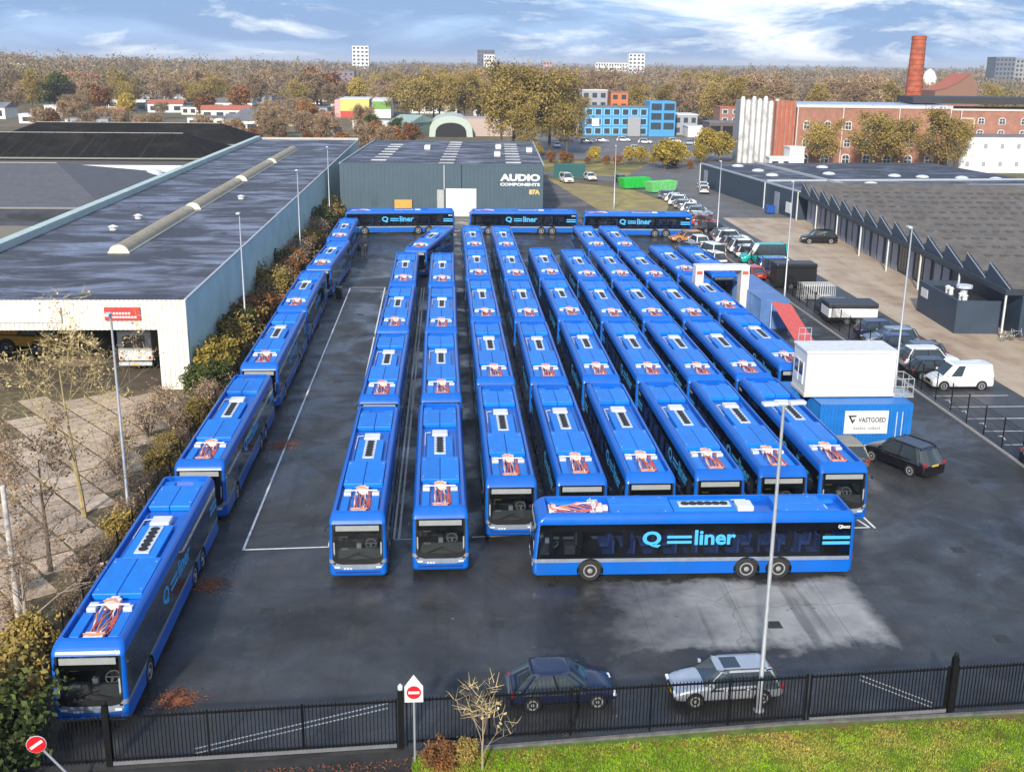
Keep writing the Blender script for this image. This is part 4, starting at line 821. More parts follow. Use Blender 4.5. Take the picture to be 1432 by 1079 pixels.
    boxpart('grille', BLK, t, -W_*.42, W_*.42, -L_/2-.008, -L_/2+.05, .46, .58 if H_ < 1.6 else .70); boxpart('bumper_intake', BLK, t, -W_*.7, W_*.7, -L_/2-.006, -L_/2+.05, .24, .36); boxpart('rear_bumper', BLK, t, -W_*.8, W_*.8, L_/2-.05, L_/2+.008, .24, .40)
    zr = .62 if H_ < 1.6 else .74
    boxpart('number_plate', plate, t, -.26, .26, -L_/2-.016, -L_/2-.009, .38, .49); boxpart('number_plate', plate, t, -.26, .26, L_/2-.02, L_/2+.014, zr, zr+.11)
    if detail:
        for s_ in (1, -1):
            xa_, xb_ = sorted((s_*W_*.95, s_*W_*1.002))
            for f in (.30, .50, .715): boxpart('door_seam', BLK, t, xa_, xb_, -L_/2+f*L_-.006, -L_/2+f*L_+.006, .36, zl-.02)
            boxpart('sill_trim', BLK, t, xa_, xb_, -L_/2+.29*L_, -L_/2+.70*L_, .24, .30)
            for f in (.46, .67): boxpart('door_handle', LAMP if mat is C['silver'] else BLK, t, *sorted((s_*W_*.96, s_*(W_*1.0+.015))), -L_/2+f*L_-.08, -L_/2+f*L_+.06, zl-.14, zl-.11)
            boxpart('bonnet_seam', BLK, t, s_*W_*.70-.005, s_*W_*.70+.005, -L_/2+.10*L_, -L_/2+.24*L_, q['st'][2][1]-.08, q['st'][2][1]-.03)
    if sunroof: boxpart('sunroof', CARGL, t, -.40, .40, yy[1]+.28, yy[1]+.98, H_-.01, H_+.012)
    return t
CARGL = P('car_window', (.035, .045, .05), .06, var=.1, spec=.8)
C = {'navy': paint('navy', (.012, .018, .055)), 'silver': paint('silver', (.50, .53, .57), .5), 'black': paint('black', (.010, .010, .014)), 'white': paint('white', (.78, .79, .80), 0), 'grey': paint('grey', (.16, .17, .19), .4),
     'red': paint('red', (.48, .015, .02), 0), 'darkblue': paint('darkblue', (.01, .03, .12)), 'teal': paint('teal', (.0, .36, .31), 0), 'orange': paint('orange', (.55, .20, .04), 0), 'blue': paint('blue', (.02, .10, .42)), 'bronze': paint('bronze', (.13, .12, .10)), 'ltblue': paint('ltblue', (.25, .33, .42), .3)}
_a = car('coupe', C['navy'], (4.1, 35.85, 0), R(90+3), 'navy blue hatchback parked behind the railing fence', plate=WHT, detail=True)
_b = car('estate', C['silver'], (10.1, 35.85, 0), R(-90+3), 'silver estate car with sunroof parked behind the railing fence', sunroof=True, rails=True, detail=True)
for _c in (_a, _b): _c.scale = (.93, .9, .93)
car('suv', C['black'], (26.35, 59.5, 0), R(206), 'black SUV with yellow plate parked in front of the blue container', cat='car', rails=True)
car('hatch', C['bronze'], (23.15, 60.4, 0), R(181), 'old dark car with pale tailgate and yellow plate squeezed between coach and black SUV', roofm=P('faded_roof', (.26, .24, .2), .6))
car('van', C['white'], (36.9, 75.6, 0), R(-90), 'white panel van in the numbered bays', blind=True)
BAYG = 'cars parked in the bays along the clinker road'
for kd, cl, x, y, a, lb in (('hatch', 'black', 36.3, 78.3, 90, 'black hatchback beside the white panel van'), ('suv', 'white', 37.0, 80.9, 90, 'white SUV two bays from the white panel van'), ('estate', 'grey', 37.0, 83.5, -90, 'grey estate car next to the white SUV'),
                            ('hatch', 'darkblue', 36.9, 86.0, 90, 'dark blue hatchback between the grey estate car and the bluish car'), ('estate', 'ltblue', 36.9, 88.5, -90, 'pale bluish car parked nearest the covered trailer'),
                            ('suv', 'black', 35.7, 59.0, 90, 'black pickup-like car behind the mesh fence at the bay end'), ('hatch', 'silver', 32.7, 53.9, 180, 'silver car on the asphalt inside the mesh fence'),
                            ('suv', 'grey', 36.9, 116.5, 90, 'dark grey car next to the red hatchback and black trailer'), ('hatch', 'red', 33.0, 117.6, 190, 'red hatchback by the gantry'), ('van', 'blue', 36.5, 120.2, 90, 'blue van with pale bonnet beside the teal van'),
                            ('hatch', 'white', 36.9, 122.7, -90, 'white hatchback between the blue van and the dark trailer'), ('estate', 'white', 31.0, 127.6, 195, 'white saloon beside the lone coach'), ('hatch', 'grey', 29.6, 133.6, 200, 'grey hatchback behind the lone coach'),
                            ('hatch', 'white', 31.9, 139.4, 190, 'white hatchback behind the orange pickup'), ('estate', 'white', 36.9, 131.5, 90, 'white estate car parked behind the teal van'), ('suv', 'white', 36.9, 134.5, 90, 'white SUV parked two places behind the teal van'), ('estate', 'silver', 36.9, 138.5, 90, 'silver estate car parked near the lamp post on the bays'),
                            ('suv', 'white', 36.9, 142.0, 90, 'white SUV parked next to the silver estate car'), ('hatch', 'grey', 36.9, 145.2, 90, 'grey hatchback parked beside the lamp post bays'), ('estate', 'black', 36.9, 151.5, 90, 'black estate car between the lamp post and the bright red car'), ('van', 'white', 31.6, 131.0, 195, 'white van parked between the white saloon and the grey hatchback'), ('hatch', 'darkblue', 37.0, 91.0, 90, 'dark blue hatchback beside the covered trailer'), ('estate', 'grey', 36.8, 100.2, 90, 'grey estate car between the covered trailer and the white barriers'), ('hatch', 'red', 37.0, 158.0, 80, 'bright red car beyond the crosswise coaches'), ('estate', 'orange', 31.3, 143.2, -80, 'orange pickup behind the crosswise coach'), ('hatch', 'ltblue', 38.4, 168.2, 80, 'light blue car next in line to the bright red car')):
    car(kd, C[cl], (x, y, 0), R(a), lb, BAYG)
car('bigvan', C['teal'], (36.8, 127.0, 0), R(-90), 'teal van with long side windows beside the mesh fence', None, 'van')
for i, (y, cl) in enumerate(((172.5, 'white'), (176.8, 'silver'), (181, 'white'), (185.5, 'white'), (190.5, 'ltblue'))): car(('hatch', 'estate', 'suv')[i % 3], C[cl], (38.5, y, 0), R(80), '%s car %s in the line leading to the green skips' % ({'ltblue': 'pale blue'}.get(cl, cl), ORD[i]), 'line of cars toward the green skips')
for x, y, cl, lb in ((46.0, 198.6, 'white', 'white car by the flat blue unit wall, front of a pair'), (47.2, 204.5, 'white', 'white car by the flat blue unit wall, rear of a pair'), (23.2, 215.8, 'white', 'white van in front of the dark green container'), (28.3, 220.2, 'white', 'white car beside the dark green container'), (33.8, 216.0, 'black', 'small black vehicle on the lane behind the verge')):
    car('van' if 'van' in lb else 'hatch', C[cl], (x, y, 0), R(170 if x > 40 else 10), lb)
car('suv', C['black'], (48.4, 142.2, 0), R(-92), 'black SUV parked against the business units')
car('van', C['silver'], (46.4, 102.0, 0), R(165), 'silver van parked beside the open-topped service enclosure')
FARG = 'cars in the far car park'
FP = ['below the white door of the blue flats', 'in the middle of the far car park', 'by the yellow trees of the far car park', 'under the taller end of the blue flats', 'near the white annex of the far flats', 'second from the white annex of the far flats', 'closest to the far white annex wall', 'at the canal edge of the far car park', 'by the glazed block of the far car park', 'alone at the canal edge', 'nearest the dark canopy shed', 'parked under the tall golden trees']
for i, (x, y, a, cl) in enumerate(((52, 330, 70, 'white'), (57, 322, 60, 'white'), (62, 312, 60, 'silver'), (66, 326, 80, 'white'), (40, 322, 80, 'white'), (45, 325, 80, 'silver'), (35, 330, 90, 'grey'), (50, 296, 90, 'white'), (69, 318, 70, 'silver'), (60, 296, 100, 'grey'), (73, 290, 95, 'silver'), (30, 305, 0, 'white'))):
    car('hatch', C[cl], (x, y, 0), R(a), '%s car %s' % (cl, FP[i]), FARG)
# trailers, skips and loose equipment
def trailer(x, y, w_, l_, h, m_, top, label, rz=0):
    t = thing('trailer', label, 'trailer', (x, y, 0), rz)
    boxpart('box', m_, t, -w_/2, w_/2, -l_/2, l_/2, .7, h, bevel=.03); boxpart('cover', top, t, -w_/2-.04, w_/2+.04, -l_/2-.04, l_/2+.04, h+.003, h+.5, bevel=.12); boxpart('chassis', BLK, t, -w_/2+.2, w_/2-.2, -l_/2, l_/2, .4, .68)
    for y_ in (-.5, .5):
        for s_ in (1, -1): make_wheel(t, s_*(w_/2+.02), y_, .33, s_, .2, .6)
    MB().tube([(0, -l_/2, .5), (0, -l_/2-1.1, .5)], .05, 6).build('drawbar', BLK, t); return t
trailer(36.2, 96.4, 2.4, 4.4, 1.5, WHT, P('dark_tarp', (.03, .033, .042), .5), 'white trailer under a dark tarpaulin beside the mesh fence', R(88))
trailer(35.9, 112.3, 2.2, 4.2, 2.2, BLK, BLK, 'black box trailer beside the mesh fence', R(90))
cg = thing('cage_stack', 'white tubular crowd barriers stacked beside the trailers', 'barriers', (36.2, 104.8, 0)); 
for k in range(4):
    m_ = MB(); y = k*.6
    m_.tube([(-1.6, y, .25), (-1.6, y, 1.7), (1.6, y, 1.7), (1.6, y, .25)], .03, 5).tube([(-1.6, y, .45), (1.6, y, .45)], .03, 5)
    for q in np.linspace(-1.45, 1.45, 14): m_.tube([(q, y, .45), (q, y, 1.7)], .016, 4)
    m_.bar((-1.2, y-.3, .06), (-1.2, y+.3, .06), .06).bar((1.2, y-.3, .06), (1.2, y+.3, .06), .06).bar((-1.2, y, .06), (-1.2, y, .45), .04).bar((1.2, y, .06), (1.2, y, .45), .04).build('barrier', WHT, cg)
GS = P('skip_green', (.02, .48, .06), .5, var=.12)
for x, y, rz, m_, lb in ((34.6, 205.6, 20, GS, 'bright green open skip, farther of two'), (38.4, 199.5, 25, P('skip_pale_green', (.16, .55, .17), .5, var=.2), 'paler green open skip with white edge, nearer of two')):
    t = thing('skip', lb, 'skip', (x, y, 0), R(rz))
    MB().add([(-2.4, -1, .2), (2.4, -1, .2), (2.4, 1, .2), (-2.4, 1, .2), (-2.9, -1.2, 2.0), (2.9, -1.2, 2.0), (2.9, 1.2, 2.0), (-2.9, 1.2, 2.0), (-2.8, -1.1, 2.0), (2.8, -1.1, 2.0), (2.8, 1.1, 2.0), (-2.8, 1.1, 2.0), (-2.3, -.9, .4), (2.3, -.9, .4), (2.3, .9, .4), (-2.3, .9, .4)],
             [(3, 2, 1, 0), (0, 1, 5, 4), (1, 2, 6, 5), (2, 3, 7, 6), (3, 0, 4, 7), (4, 5, 9, 8), (5, 6, 10, 9), (6, 7, 11, 10), (7, 4, 8, 11), (8, 9, 13, 12), (9, 10, 14, 13), (10, 11, 15, 14), (11, 8, 12, 15), (12, 13, 14, 15)]).build('tub', m_, t)
    for q in (-1.5, -.5, .5, 1.5): MB().bar((q, -1.08, .25), (q, -1.24, 1.95), .12).build('rib', m_, t)
container(21.6, 225, 6.2, 2.4, 2.6, R(-8), 'dark green container behind the rough verge', P('container_green', (.01, .10, .10), .5, var=.15))
wb_ = thing('wheelie_bin', 'black wheelie bin standing beside the file of coaches', 'bin', (-10.35, 107.2, 0)); MB().add([(-.26, -.3, .08), (.26, -.3, .08), (.26, .3, .08), (-.26, .3, .08), (-.34, -.36, 1.1), (.34, -.36, 1.1), (.34, .38, 1.1), (-.34, .38, 1.1)], [(3, 2, 1, 0), (4, 5, 6, 7), (0, 1, 5, 4), (1, 2, 6, 5), (2, 3, 7, 6), (3, 0, 4, 7)]).build('tub', BLK, wb_); boxpart('lid', BLK, wb_, -.36, .36, -.4, .42, 1.1, 1.18, bevel=.03); MB().lathe([(.1, -.3), (.1, .3)], 10, 'X', (0, .32, .1)).build('wheel', TYRE, wb_)
bb_ = thing('wheelie_bin', 'blue container bin against the flat blue unit', 'bin', (50.2, 171.2, 0)); boxpart('tub', C['blue'], bb_, -.6, .6, -.8, .8, .15, 1.2, bevel=.05); boxpart('lid', C['blue'], bb_, -.65, .65, -.85, .85, 1.2, 1.32, bevel=.05)
def bicycle(x, y, rz, label):
    t = thing('bicycle', label, 'bicycle', (x, y, 0), rz, 'bicycles by the tall block')
    for xx in (-.52, .52):
        w_ = MB().tube([(xx+.33*math.cos(a), 0, .34+.33*math.sin(a)) for a in np.linspace(0, 2*math.pi, 19)], .02, 5)
        for q in range(6): w_.bar((xx, 0, .34), (xx+.32*math.cos(q*1.047), 0, .34+.32*math.sin(q*1.047)), .008)
        w_.build('wheel', TYRE, t)
    MB().tube([(-.52, 0, .34), (-.1, 0, .34), (.38, 0, .82), (-.22, 0, .78), (-.1, 0, .34)], .02, 5).tube([(-.52, 0, .34), (-.22, 0, .78), (-.25, 0, .95)], .018, 5).tube([(.52, 0, .34), (.38, 0, .82), (.36, 0, 1.05)], .018, 5).build('frame', GRYP, t); boxpart('saddle', BLK, t, -.4, -.12, -.07, .07, .95, 1.0); MB().tube([(.36, -.28, 1.05), (.4, 0, 1.07), (.36, .28, 1.05)], .016, 5).build('handlebar', BLK, t)
bicycle(47.4, 89.3, R(15), 'bicycle leaning nearest the downpipe of the tall block'); bicycle(48.3, 89.6, R(-12), 'bicycle parked behind the other one at the tall block')
# under the hall roof
tk = thing('box_truck', 'white box truck backed under the hall roof', 'truck', (-22.9, 81.2, 0)); boxpart('body', WHT, tk, -1.25, 1.25, 0, 7, .75, 3.0, bevel=.12); boxpart('rear_window', CARGL, tk, -.85, .75, -.02, -.003, 1.75, 2.7, bevel=0); boxpart('roof_cover', P('grimy_roof', (.3, .29, .26), .7), tk, -1.2, 1.2, .1, 6.9, 3.003, 3.06); boxpart('bumper', GRYP, tk, -1.2, 1.2, -.15, -.01, .45, .7); boxpart('number_plate', AMB, tk, -.25, .25, -.16, -.152, .5, .62); boxpart('chassis', BLK, tk, -1.0, 1.0, .1, 6.8, .45, .74)
for s_ in (1, -1):
    boxpart('tail_light', TAIL, tk, s_*1.05-.08, s_*1.05+.08, -.03, -.003, .9, 1.1)
    for y in (1.5, 5.4): make_wheel(tk, s_*1.2, y, .45, s_, .28)
ld = thing('wheel_loader', 'yellow wheel loader under the hall roof', 'loader', (-32.3, 86.5, 0), R(80)); YL = P('loader_yellow', (.72, .36, .02), .5, var=.15)
boxpart('chassis', YL, ld, -1, 1, -2.2, 2.2, .8, 1.6, bevel=.08); boxpart('engine_cover', YL, ld, -.8, .8, .6, 2.4, 1.61, 2.2, bevel=.12); boxpart('cab', CARGL, ld, -.75, .75, -.9, .55, 1.61, 3.0, bevel=.08); boxpart('cab_roof', YL, ld, -.8, .8, -.95, .6, 3.01, 3.12); MB().prism([(-4.0, .3), (-3.0, .2), (-2.8, 1.1), (-3.1, 1.2)], 'X', -1.2, 1.2).build('bucket', BLK, ld)
for s_ in (1, -1):
    MB().bar((s_*.6, -1.6, 1.5), (s_*.6, -3.1, .7), .2).build('lift_arm', YL, ld)
    for y in (-1.3, 1.4): make_wheel(ld, s_*1.2, y, .7, s_, .45, .5)
hp = MB(); nr, na = 9, 30
for i in range(nr):
    for j in range(na):
        r_ = i/(nr-1); hp.v.append((-27.6+3.6*r_*math.cos(2*math.pi*j/na), 88.5+6*r_*math.sin(2*math.pi*j/na), 2.2*(1-r_)**1.1+random.uniform(-.05, .05)*(i < nr-1)))
hp.f = [(i*na+j, i*na+(j+1) % na, (i+1)*na+(j+1) % na, (i+1)*na+j) for i in range(nr-1) for j in range(na)]
o = hp.build('gravel_heap', P('gravel', (.20, .15, .10), .95, var=.5, scale=6, bump=1., bscale=8), None, smooth=True); tag(o, 'brown heap of gravel under the hall roof', 'gravel heap')
# ------------------------------------------------------------------ people
def person(loc, rz, label, coat, trousers, stride=.12):
    """one skinned body, standing; clothes are material zones of child shells"""
    t = thing('person', label, 'person', loc, rz)
    def skin(nm, V, E, Rr, mat):
        me = bpy.data.meshes.new(nm); me.from_pydata(V, E, []); me.update(); o_ = obj(nm, me, t)
        mo = o_.modifiers.new('s', 'SKIN'); sv = me.skin_vertices
        if not sv: me.skin_vertices_add() if hasattr(me, 'skin_vertices_add') else None
        lay = me.skin_vertices[0] if me.skin_vertices else None
        if lay:
            for i, r_ in enumerate(Rr): lay.data[i].radius = (r_, r_*.85)
            lay.data[0].use_root = True
        o_.modifiers.new('u', 'SUBSURF').levels = 1; me.materials.append(mat); return o_
    s_ = stride
    V = [(0, 0, .95), (0, 0, 1.15), (0, 0, 1.40), (0, 0, 1.50), (0, -.01, 1.58), (0, -.02, 1.68), (0, -.01, 1.76), (.10, 0, .90), (.11, -s_, .50), (.11, -s_*.8, .09), (.11, -s_*.8-.16, .05), (-.10, 0, .90), (-.11, s_, .50), (-.11, s_*1.4, .09), (-.11, s_*1.4-.16, .05),
         (.19, 0, 1.42), (.25, .03, 1.14), (.24, -.08, .90), (.23, -.12, .80), (-.19, 0, 1.42), (-.25, .03, 1.14), (-.24, -.08, .90), (-.23, -.12, .80)]
    E = [(0, 1), (1, 2), (2, 3), (3, 4), (4, 5), (5, 6), (0, 7), (7, 8), (8, 9), (9, 10), (0, 11), (11, 12), (12, 13), (13, 14), (2, 15), (15, 16), (16, 17), (17, 18), (2, 19), (19, 20), (20, 21), (21, 22)]
    Rr = [.15, .15, .17, .07, .07, .105, .07, .11, .075, .05, .045, .11, .075, .05, .045, .075, .055, .045, .035, .075, .055, .045, .035]
    skin('body', V, E, Rr, trousers)
    MB().lathe([(.20, .80), (.21, .95), (.19, 1.15), (.215, 1.35), (.19, 1.46), (.08, 1.52)], 14).build('coat', coat, t, smooth=True)
    MB().lathe([(.085, 1.60), (.112, 1.68), (.10, 1.77), (.03, 1.82)], 12).build('hair', P('dark_hair', (.02, .015, .012), .7), t, smooth=True)
    MB().lathe([(.05, 1.58), (.085, 1.62), (.088, 1.68), (.06, 1.74)], 10, 'Z', (0, -.035, 0)).build('face', P('skin', (.45, .28, .20), .6), t, smooth=True)
    return t
DKC = P('dark_cloth', (.015, .016, .02), .85, var=.3)
person((-9.3, 129.6, 0), R(20), 'person in dark coat and dark trousers standing on the open asphalt behind the lanes', DKC, DKC)
person((-10.1, 130.6, 0), R(200), 'person in black jacket standing close to the last coach of the single file', P('black_jacket', (.012, .012, .012), .7), DKC, .05)

# ------------------------------------------------------------------ buildings beyond the yard
WP = P('far_glass', (.05, .065, .08), .15, var=.3)
BRK = P('mill_brick', (.36, .17, .115), .85, var=.22, scale=.6, col2=(.27, .13, .09), thr=(.5, .75), bump=.3, bscale=9)
def bld(name, label, x, y, w_, d_, h, wall, roof, rows=0, cols=0, rz=0., gable=0., winm=None, ww=.55, wh=.5, frame=None, cat='building', zlo=.0):
    t = thing(name, label, cat, (x, y, 0), rz)
    boxpart('wall', wall, t, 0, w_, 0, d_, 0, h)
    if gable: MB().add([(-.3, -.3, h), (w_+.3, -.3, h), (w_+.3, d_+.3, h), (-.3, d_+.3, h), (-.3, d_/2, h+gable), (w_+.3, d_/2, h+gable)], [(0, 1, 5, 4), (2, 3, 4, 5), (1, 2, 5), (3, 0, 4), (3, 2, 1, 0)]).build('roof', roof, t)
    else: boxpart('roof', roof, t, -.15, w_+.15, -.15, d_+.15, h, h+.3)
    for r_ in range(rows):
        for c_ in range(cols):
            cw_, ch = w_/cols, (h-zlo)/rows; x0, z0_ = c_*cw_+cw_*(1-ww)/2, zlo+r_*ch+ch*(1-wh)/2
            if frame: 
                wn = boxpart('window', frame, t, x0, x0+cw_*ww, -.08, -.01, z0_, z0_+ch*wh); boxpart('pane', winm or WP, wn, x0+cw_*ww*.12, x0+cw_*ww*.88, -.12, -.082, z0_+ch*wh*.1, z0_+ch*wh*.9)
            else: boxpart('window', winm or WP, t, x0, x0+cw_*ww, -.1, -.01, z0_, z0_+ch*wh)
    return t
RF = P('far_roof', (.16, .16, .17), .7, var=.2, scale=.3); RW = P('far_roof_white', (.66, .66, .66), .6, var=.1); WW = P('far_white_wall', (.74, .73, .70), .7, var=.08, scale=.3); GW = P('far_grey_wall', (.32, .33, .35), .7, var=.15); RT = P('red_tile', (.42, .12, .07), .8, var=.2)
bld('white_warehouse', 'long white warehouse with flat roof among brown trees', -92, 690, 59, 30, 6.4, WW, RF, 1, 9, wh=.25, ww=.4)
bld('apartment_block', 'blue and brick apartment block rising behind the long white warehouse', -96, 800, 34, 14, 14, P('far_brick', (.28, .17, .15), .8), RF, 4, 9, frame=P('blue_trim', (.12, .25, .5), .6))
t = bld('painted_warehouse', 'warehouse with yellow over red front and pink side', -41, 455, 11.3, 25, 7.0, P('warehouse_yellow', (.75, .58, .16), .6), RW); boxpart('red_plinth', P('warehouse_red', (.5, .06, .04), .6), t, 0, 11.3, -.1, -.02, 0, 2.6); boxpart('pink_side', P('warehouse_pink', (.62, .36, .34), .6), t, -2.2, -.02, .2, 24, 0, 6.8)
t = bld('painted_warehouse', 'warehouse with green band over a white front', -28.3, 455, 7.0, 25, 7.0, WW, RW); boxpart('green_band', P('warehouse_green', (.16, .34, .07), .6), t, 0, 7, -.1, -.02, 3.4, 6.4)
bld('link_block', 'grey block joining the two painted warehouses', -29.5, 458, 1.0, 20, 6.5, GW, RF)
bld('white_warehouse', 'stepped white building behind the painted warehouses', -26, 560, 22, 20, 8.0, WW, RW, 2, 5)
t = thing('barrel_shed', 'pale green barrel-roofed shed with a dark arched mouth behind the warehouse', 'shed', (-4.8, 345, 0)); pa = [(6.6-6.6*math.cos(math.pi*i/12), 6.2*math.sin(math.pi*i/12)**.6) for i in range(13)]
MB().prism(pa, 'Y', 0, 24).build('shell', P('shed_green', (.45, .52, .45), .6, var=.1), t); MB().prism([(6.6+(q[0]-6.6)*.72, q[1]*.68) for q in pa], 'Y', -.06, -.02).build('mouth', BLK, t); boxpart('rear_hall', P('shed_pink', (.45, .35, .30), .7), t, 10, 26, 4, 20, 0, 5.2)
t = bld('green_gable_shed', 'green gabled shed beside the barrel-roofed one', -17, 340, 7, 18, 4.2, P('shed_green2', (.20, .28, .24), .7), P('shed_roof_green', (.30, .40, .34), .6), gable=2.2, rz=R(-25))
CBL = P('flat_blue', (.06, .30, .58), .5, var=.1)
t = bld('container_flats', 'bright blue three-storey container flats with a taller end block', 43.5, 356, 20, 9, 8.7, CBL, RF, 3, 7, frame=P('flat_light_frame', (.25, .55, .8), .5), ww=.8, wh=.72)
for r_ in range(3):
    for c_ in range(2): boxpart('window', WP, t, 20.6+c_*4.0, 23.8+c_*4, -2.1, -2.01, 7.7+0*r_-r_*2.9+.3, 7.7-r_*2.9+2.3)
boxpart('end_block', CBL, t, 20.02, 28.2, -2, 8, 0, 10.6); boxpart('stair_bay', GW, t, 13.5, 17.5, -1.2, -.15, 0, 5.9); boxpart('white_door', WHT, t, 2.4, 4.6, -.3, -.13, 2.9, 5.2)
bld('orange_cube_house', 'orange cube-shaped house peeping over the blue flats', 58, 400, 6, 6, 12, P('cube_orange', (.55, .16, .05), .7), RF, 4, 2); bld('grey_block', 'grey stepped block beside the orange cube', 48, 402, 9, 8, 12.5, GW, RW, 4, 3)
bld('white_house', 'white annex at the side of the blue flats by the yellow trees', 37.5, 362, 5, 8, 6, WW, RF, 2, 1); bld('glasshouse_block', 'grey glazed block at the taller end of the blue flats', 73, 362, 7.5, 12, 6.2, GW, RW, 2, 3); bld('white_house', 'low white hall in front of the glazed block', 75.5, 352, 6, 8, 3, WW, RW)
bld('house', 'brick and white house left of the mill silos', 92, 380, 14, 10, 8, P('house_brick', (.30, .16, .12), .8), RT, 3, 4, gable=0, frame=WHT); bld('canopy_shed', 'dark open canopy shed on pale posts near the silos', 77, 330, 11, 9, 5.5, P('canopy_brown', (.14, .10, .09), .8), RF, 1, 3, winm=BLK, wh=.7, ww=.8); bld('white_house', 'white terraced house with grey roof left of the silos', 100, 420, 14, 10, 10, WW, RF, 3, 5)
bld('site_office', 'white portable office in front of the silos', 69.5, 240, 7.5, 3, 2.8, WW, RW, 1, 3, zlo=.4); bld('white_tank_house', 'plain white block at the foot of the mill', 73.6, 239.5, 3.2, 4, 5, WW, RW)
# mill, silos, chimney
ml = thing('brick_mill', 'long red brick mill with arched white windows and pale roof', 'building', (78.4, 252, 0), R(-6))
boxpart('wall', BRK, ml, 0, 34, 0, 18, 0, 13.3); boxpart('roof', P('mill_roof', (.36, .42, .55), .4, var=.15, scale=.4), ml, -.2, 34.2, .2, 18.2, 13.31, 13.75); boxpart('cornice', P('cornice_pale', (.6, .55, .48), .7), ml, -.2, 34, -.22, .18, 13.0, 13.5)
boxpart('right_wing', BRK, ml, 34.02, 62, .6, 20, 0, 13.0); boxpart('wing_cornice', P('cornice_pale', (.6, .55, .48), .7), ml, 34.05, 62, .35, .58, 12.7, 13.1); boxpart('dark_roof', P('mill_dark_roof', (.03, .03, .035), .6), ml, 27, 64, 6, 19, 14.0, 15.4); boxpart('left_wing', P('mill_brick_red', (.42, .12, .07), .85, var=.2, bump=.3), ml, -4.4, -.02, 1.2, 14, 0, 14.2)
for i, x in enumerate((-4.2, -3.2, -2.2, -1.2, -.3)): boxpart('pilaster', BRK, ml, x-.2, x+.2, .9, 1.18, 0, 14.3)
for x in (0.15, 10.2, 22.5, 33.7, 36): MB().bar((x, -.35, 13), (x, -.35, 0), .16).build('downpipe', UPOST, ml)
for x in np.arange(2.2, 34, 4.6): boxpart('pilaster', BRK, ml, x+1.9, x+2.3, -.12, -.003, 0, 12.6)
def archwin(par, x, z, w_, h, y=-.16):
    pl = [(x, z), (x+w_, z), (x+w_, z+h*.72)]+[(x+w_/2+w_/2*math.cos(a), z+h*.72+h*.28*math.sin(a)) for a in np.linspace(.3, math.pi-.3, 5)]+[(x, z+h*.72)]
    f = MB().prism(pl, 'Y', y+.04, y+.15).build('window', WHT, par); cx, cz = x+w_/2, z+h/2
    MB().prism([(cx+(q[0]-cx)*.78, cz+(q[1]-cz)*.82) for q in pl], 'Y', y, y+.04).build('pane', WP, f); MB().box(x+.1, x+w_-.1, y-.03, y, z+h*.48, z+h*.54).box(cx-.05, cx+.05, y-.031, y-.001, z+.1, z+h*.9).build('glazing_bar', WHT, f)
for x in np.arange(1.6, 33, 4.6):
    for z in (8.2, 4.4): archwin(ml, x, z, 1.5, 2.0)
    archwin(ml, x-.2, .6, 1.9, 2.4)
for x in (40, 44.6, 49.4): 
    for z in (9.8, 7.2): archwin(ml, x, z, 1.5, 1.5, .42)
MB().box(36.2, 39.4, .5, .58, 7.2, 11.2).build('painted_panel_frame', P('panel_cream', (.62, .5, .36), .7), ml); MB().box(36.5, 39.1, .44, .498, 7.5, 10.9).build('painted_panel', BRK, ml)
bld('white_mill_annex', 'white rendered annex at the foot of the brick mill, behind the leafy trees', 111, 239.5, 22, 6, 7.6, WW, RF, 2, 6, wh=.25, ww=.2, winm=GW)
si = thing('grain_silos', 'cluster of pale weathered concrete silo shafts beside the brick mill', 'silo', (0, 0, 0)); SM = P('silo_concrete', (.66, .66, .65), .85, var=.2, scale=.5, col2=(.30, .30, .30), thr=(.48, .62))
for i in range(7): 
    x, y = 68.6+i*1.05, 261.8-i*1.0; MB().lathe([(.56, 0), (.52, 14.0+(.5, -.2, .6, .1, .7, -.3, .2)[i]), (.34, 14.5+(.5, -.2, .6, .1, .7, -.3, .2)[i])], 12, 'Z', (x, y, 0)).build('shaft', SM, si, smooth=True)
MB().add([(68.4, 262.4, 0), (75.6, 255.6, 0), (77, 268, 0), (69.5, 272, 0), (68.7, 262.4, 14), (75.6, 255.6, 14), (77, 268, 14), (69.5, 272, 14)], [(0, 1, 5, 4), (1, 2, 6, 5), (2, 3, 7, 6), (3, 0, 4, 7), (4, 5, 6, 7)]).build('silo_core', P('silo_gap', (.34, .34, .33), .9, var=.3), si)
ch = thing('factory_chimney', 'tall tapering red brick chimney behind the mill', 'chimney', (120.2, 290, 0)); MB().lathe([(2.5, 0), (2.1, 14), (1.75, 28.4), (1.85, 28.5), (1.85, 29.3), (1.5, 29.5)], 20).build('stack', P('chimney_brick', (.40, .10, .05), .9, var=.35, scale=.8, bump=.3, bscale=8), ch, smooth=True)
for z in np.arange(14.5, 28, 1.3): MB().lathe([(2.12-.025*(z-14)+.05, z), (2.12-.025*(z-14)+.05, z+.15)], 20).build('iron_band', P('iron_band', (.24, .08, .05), .8), ch)
dm = MB().lathe([(2.6, 0), (2.6, 18), (1.6, 20), (.3, 21)], 16, 'Z', (179.5, 420, 0)).build('silo', WW, None, smooth=True); tag(dm, 'white domed silo peeping out beside the chimney', 'silo')
t = thing('curved_roof_hall', 'brick hall with a sweeping curved roof beyond the mill', 'building', (165, 380, 0)); MB().prism([(0, 0), (14.5, 0), (14.5, 16), (11.5, 19.5), (8, 17), (4, 15), (0, 14)], 'Y', 0, 14).build('wall', P('hall_brown', (.24, .13, .09), .8), t)
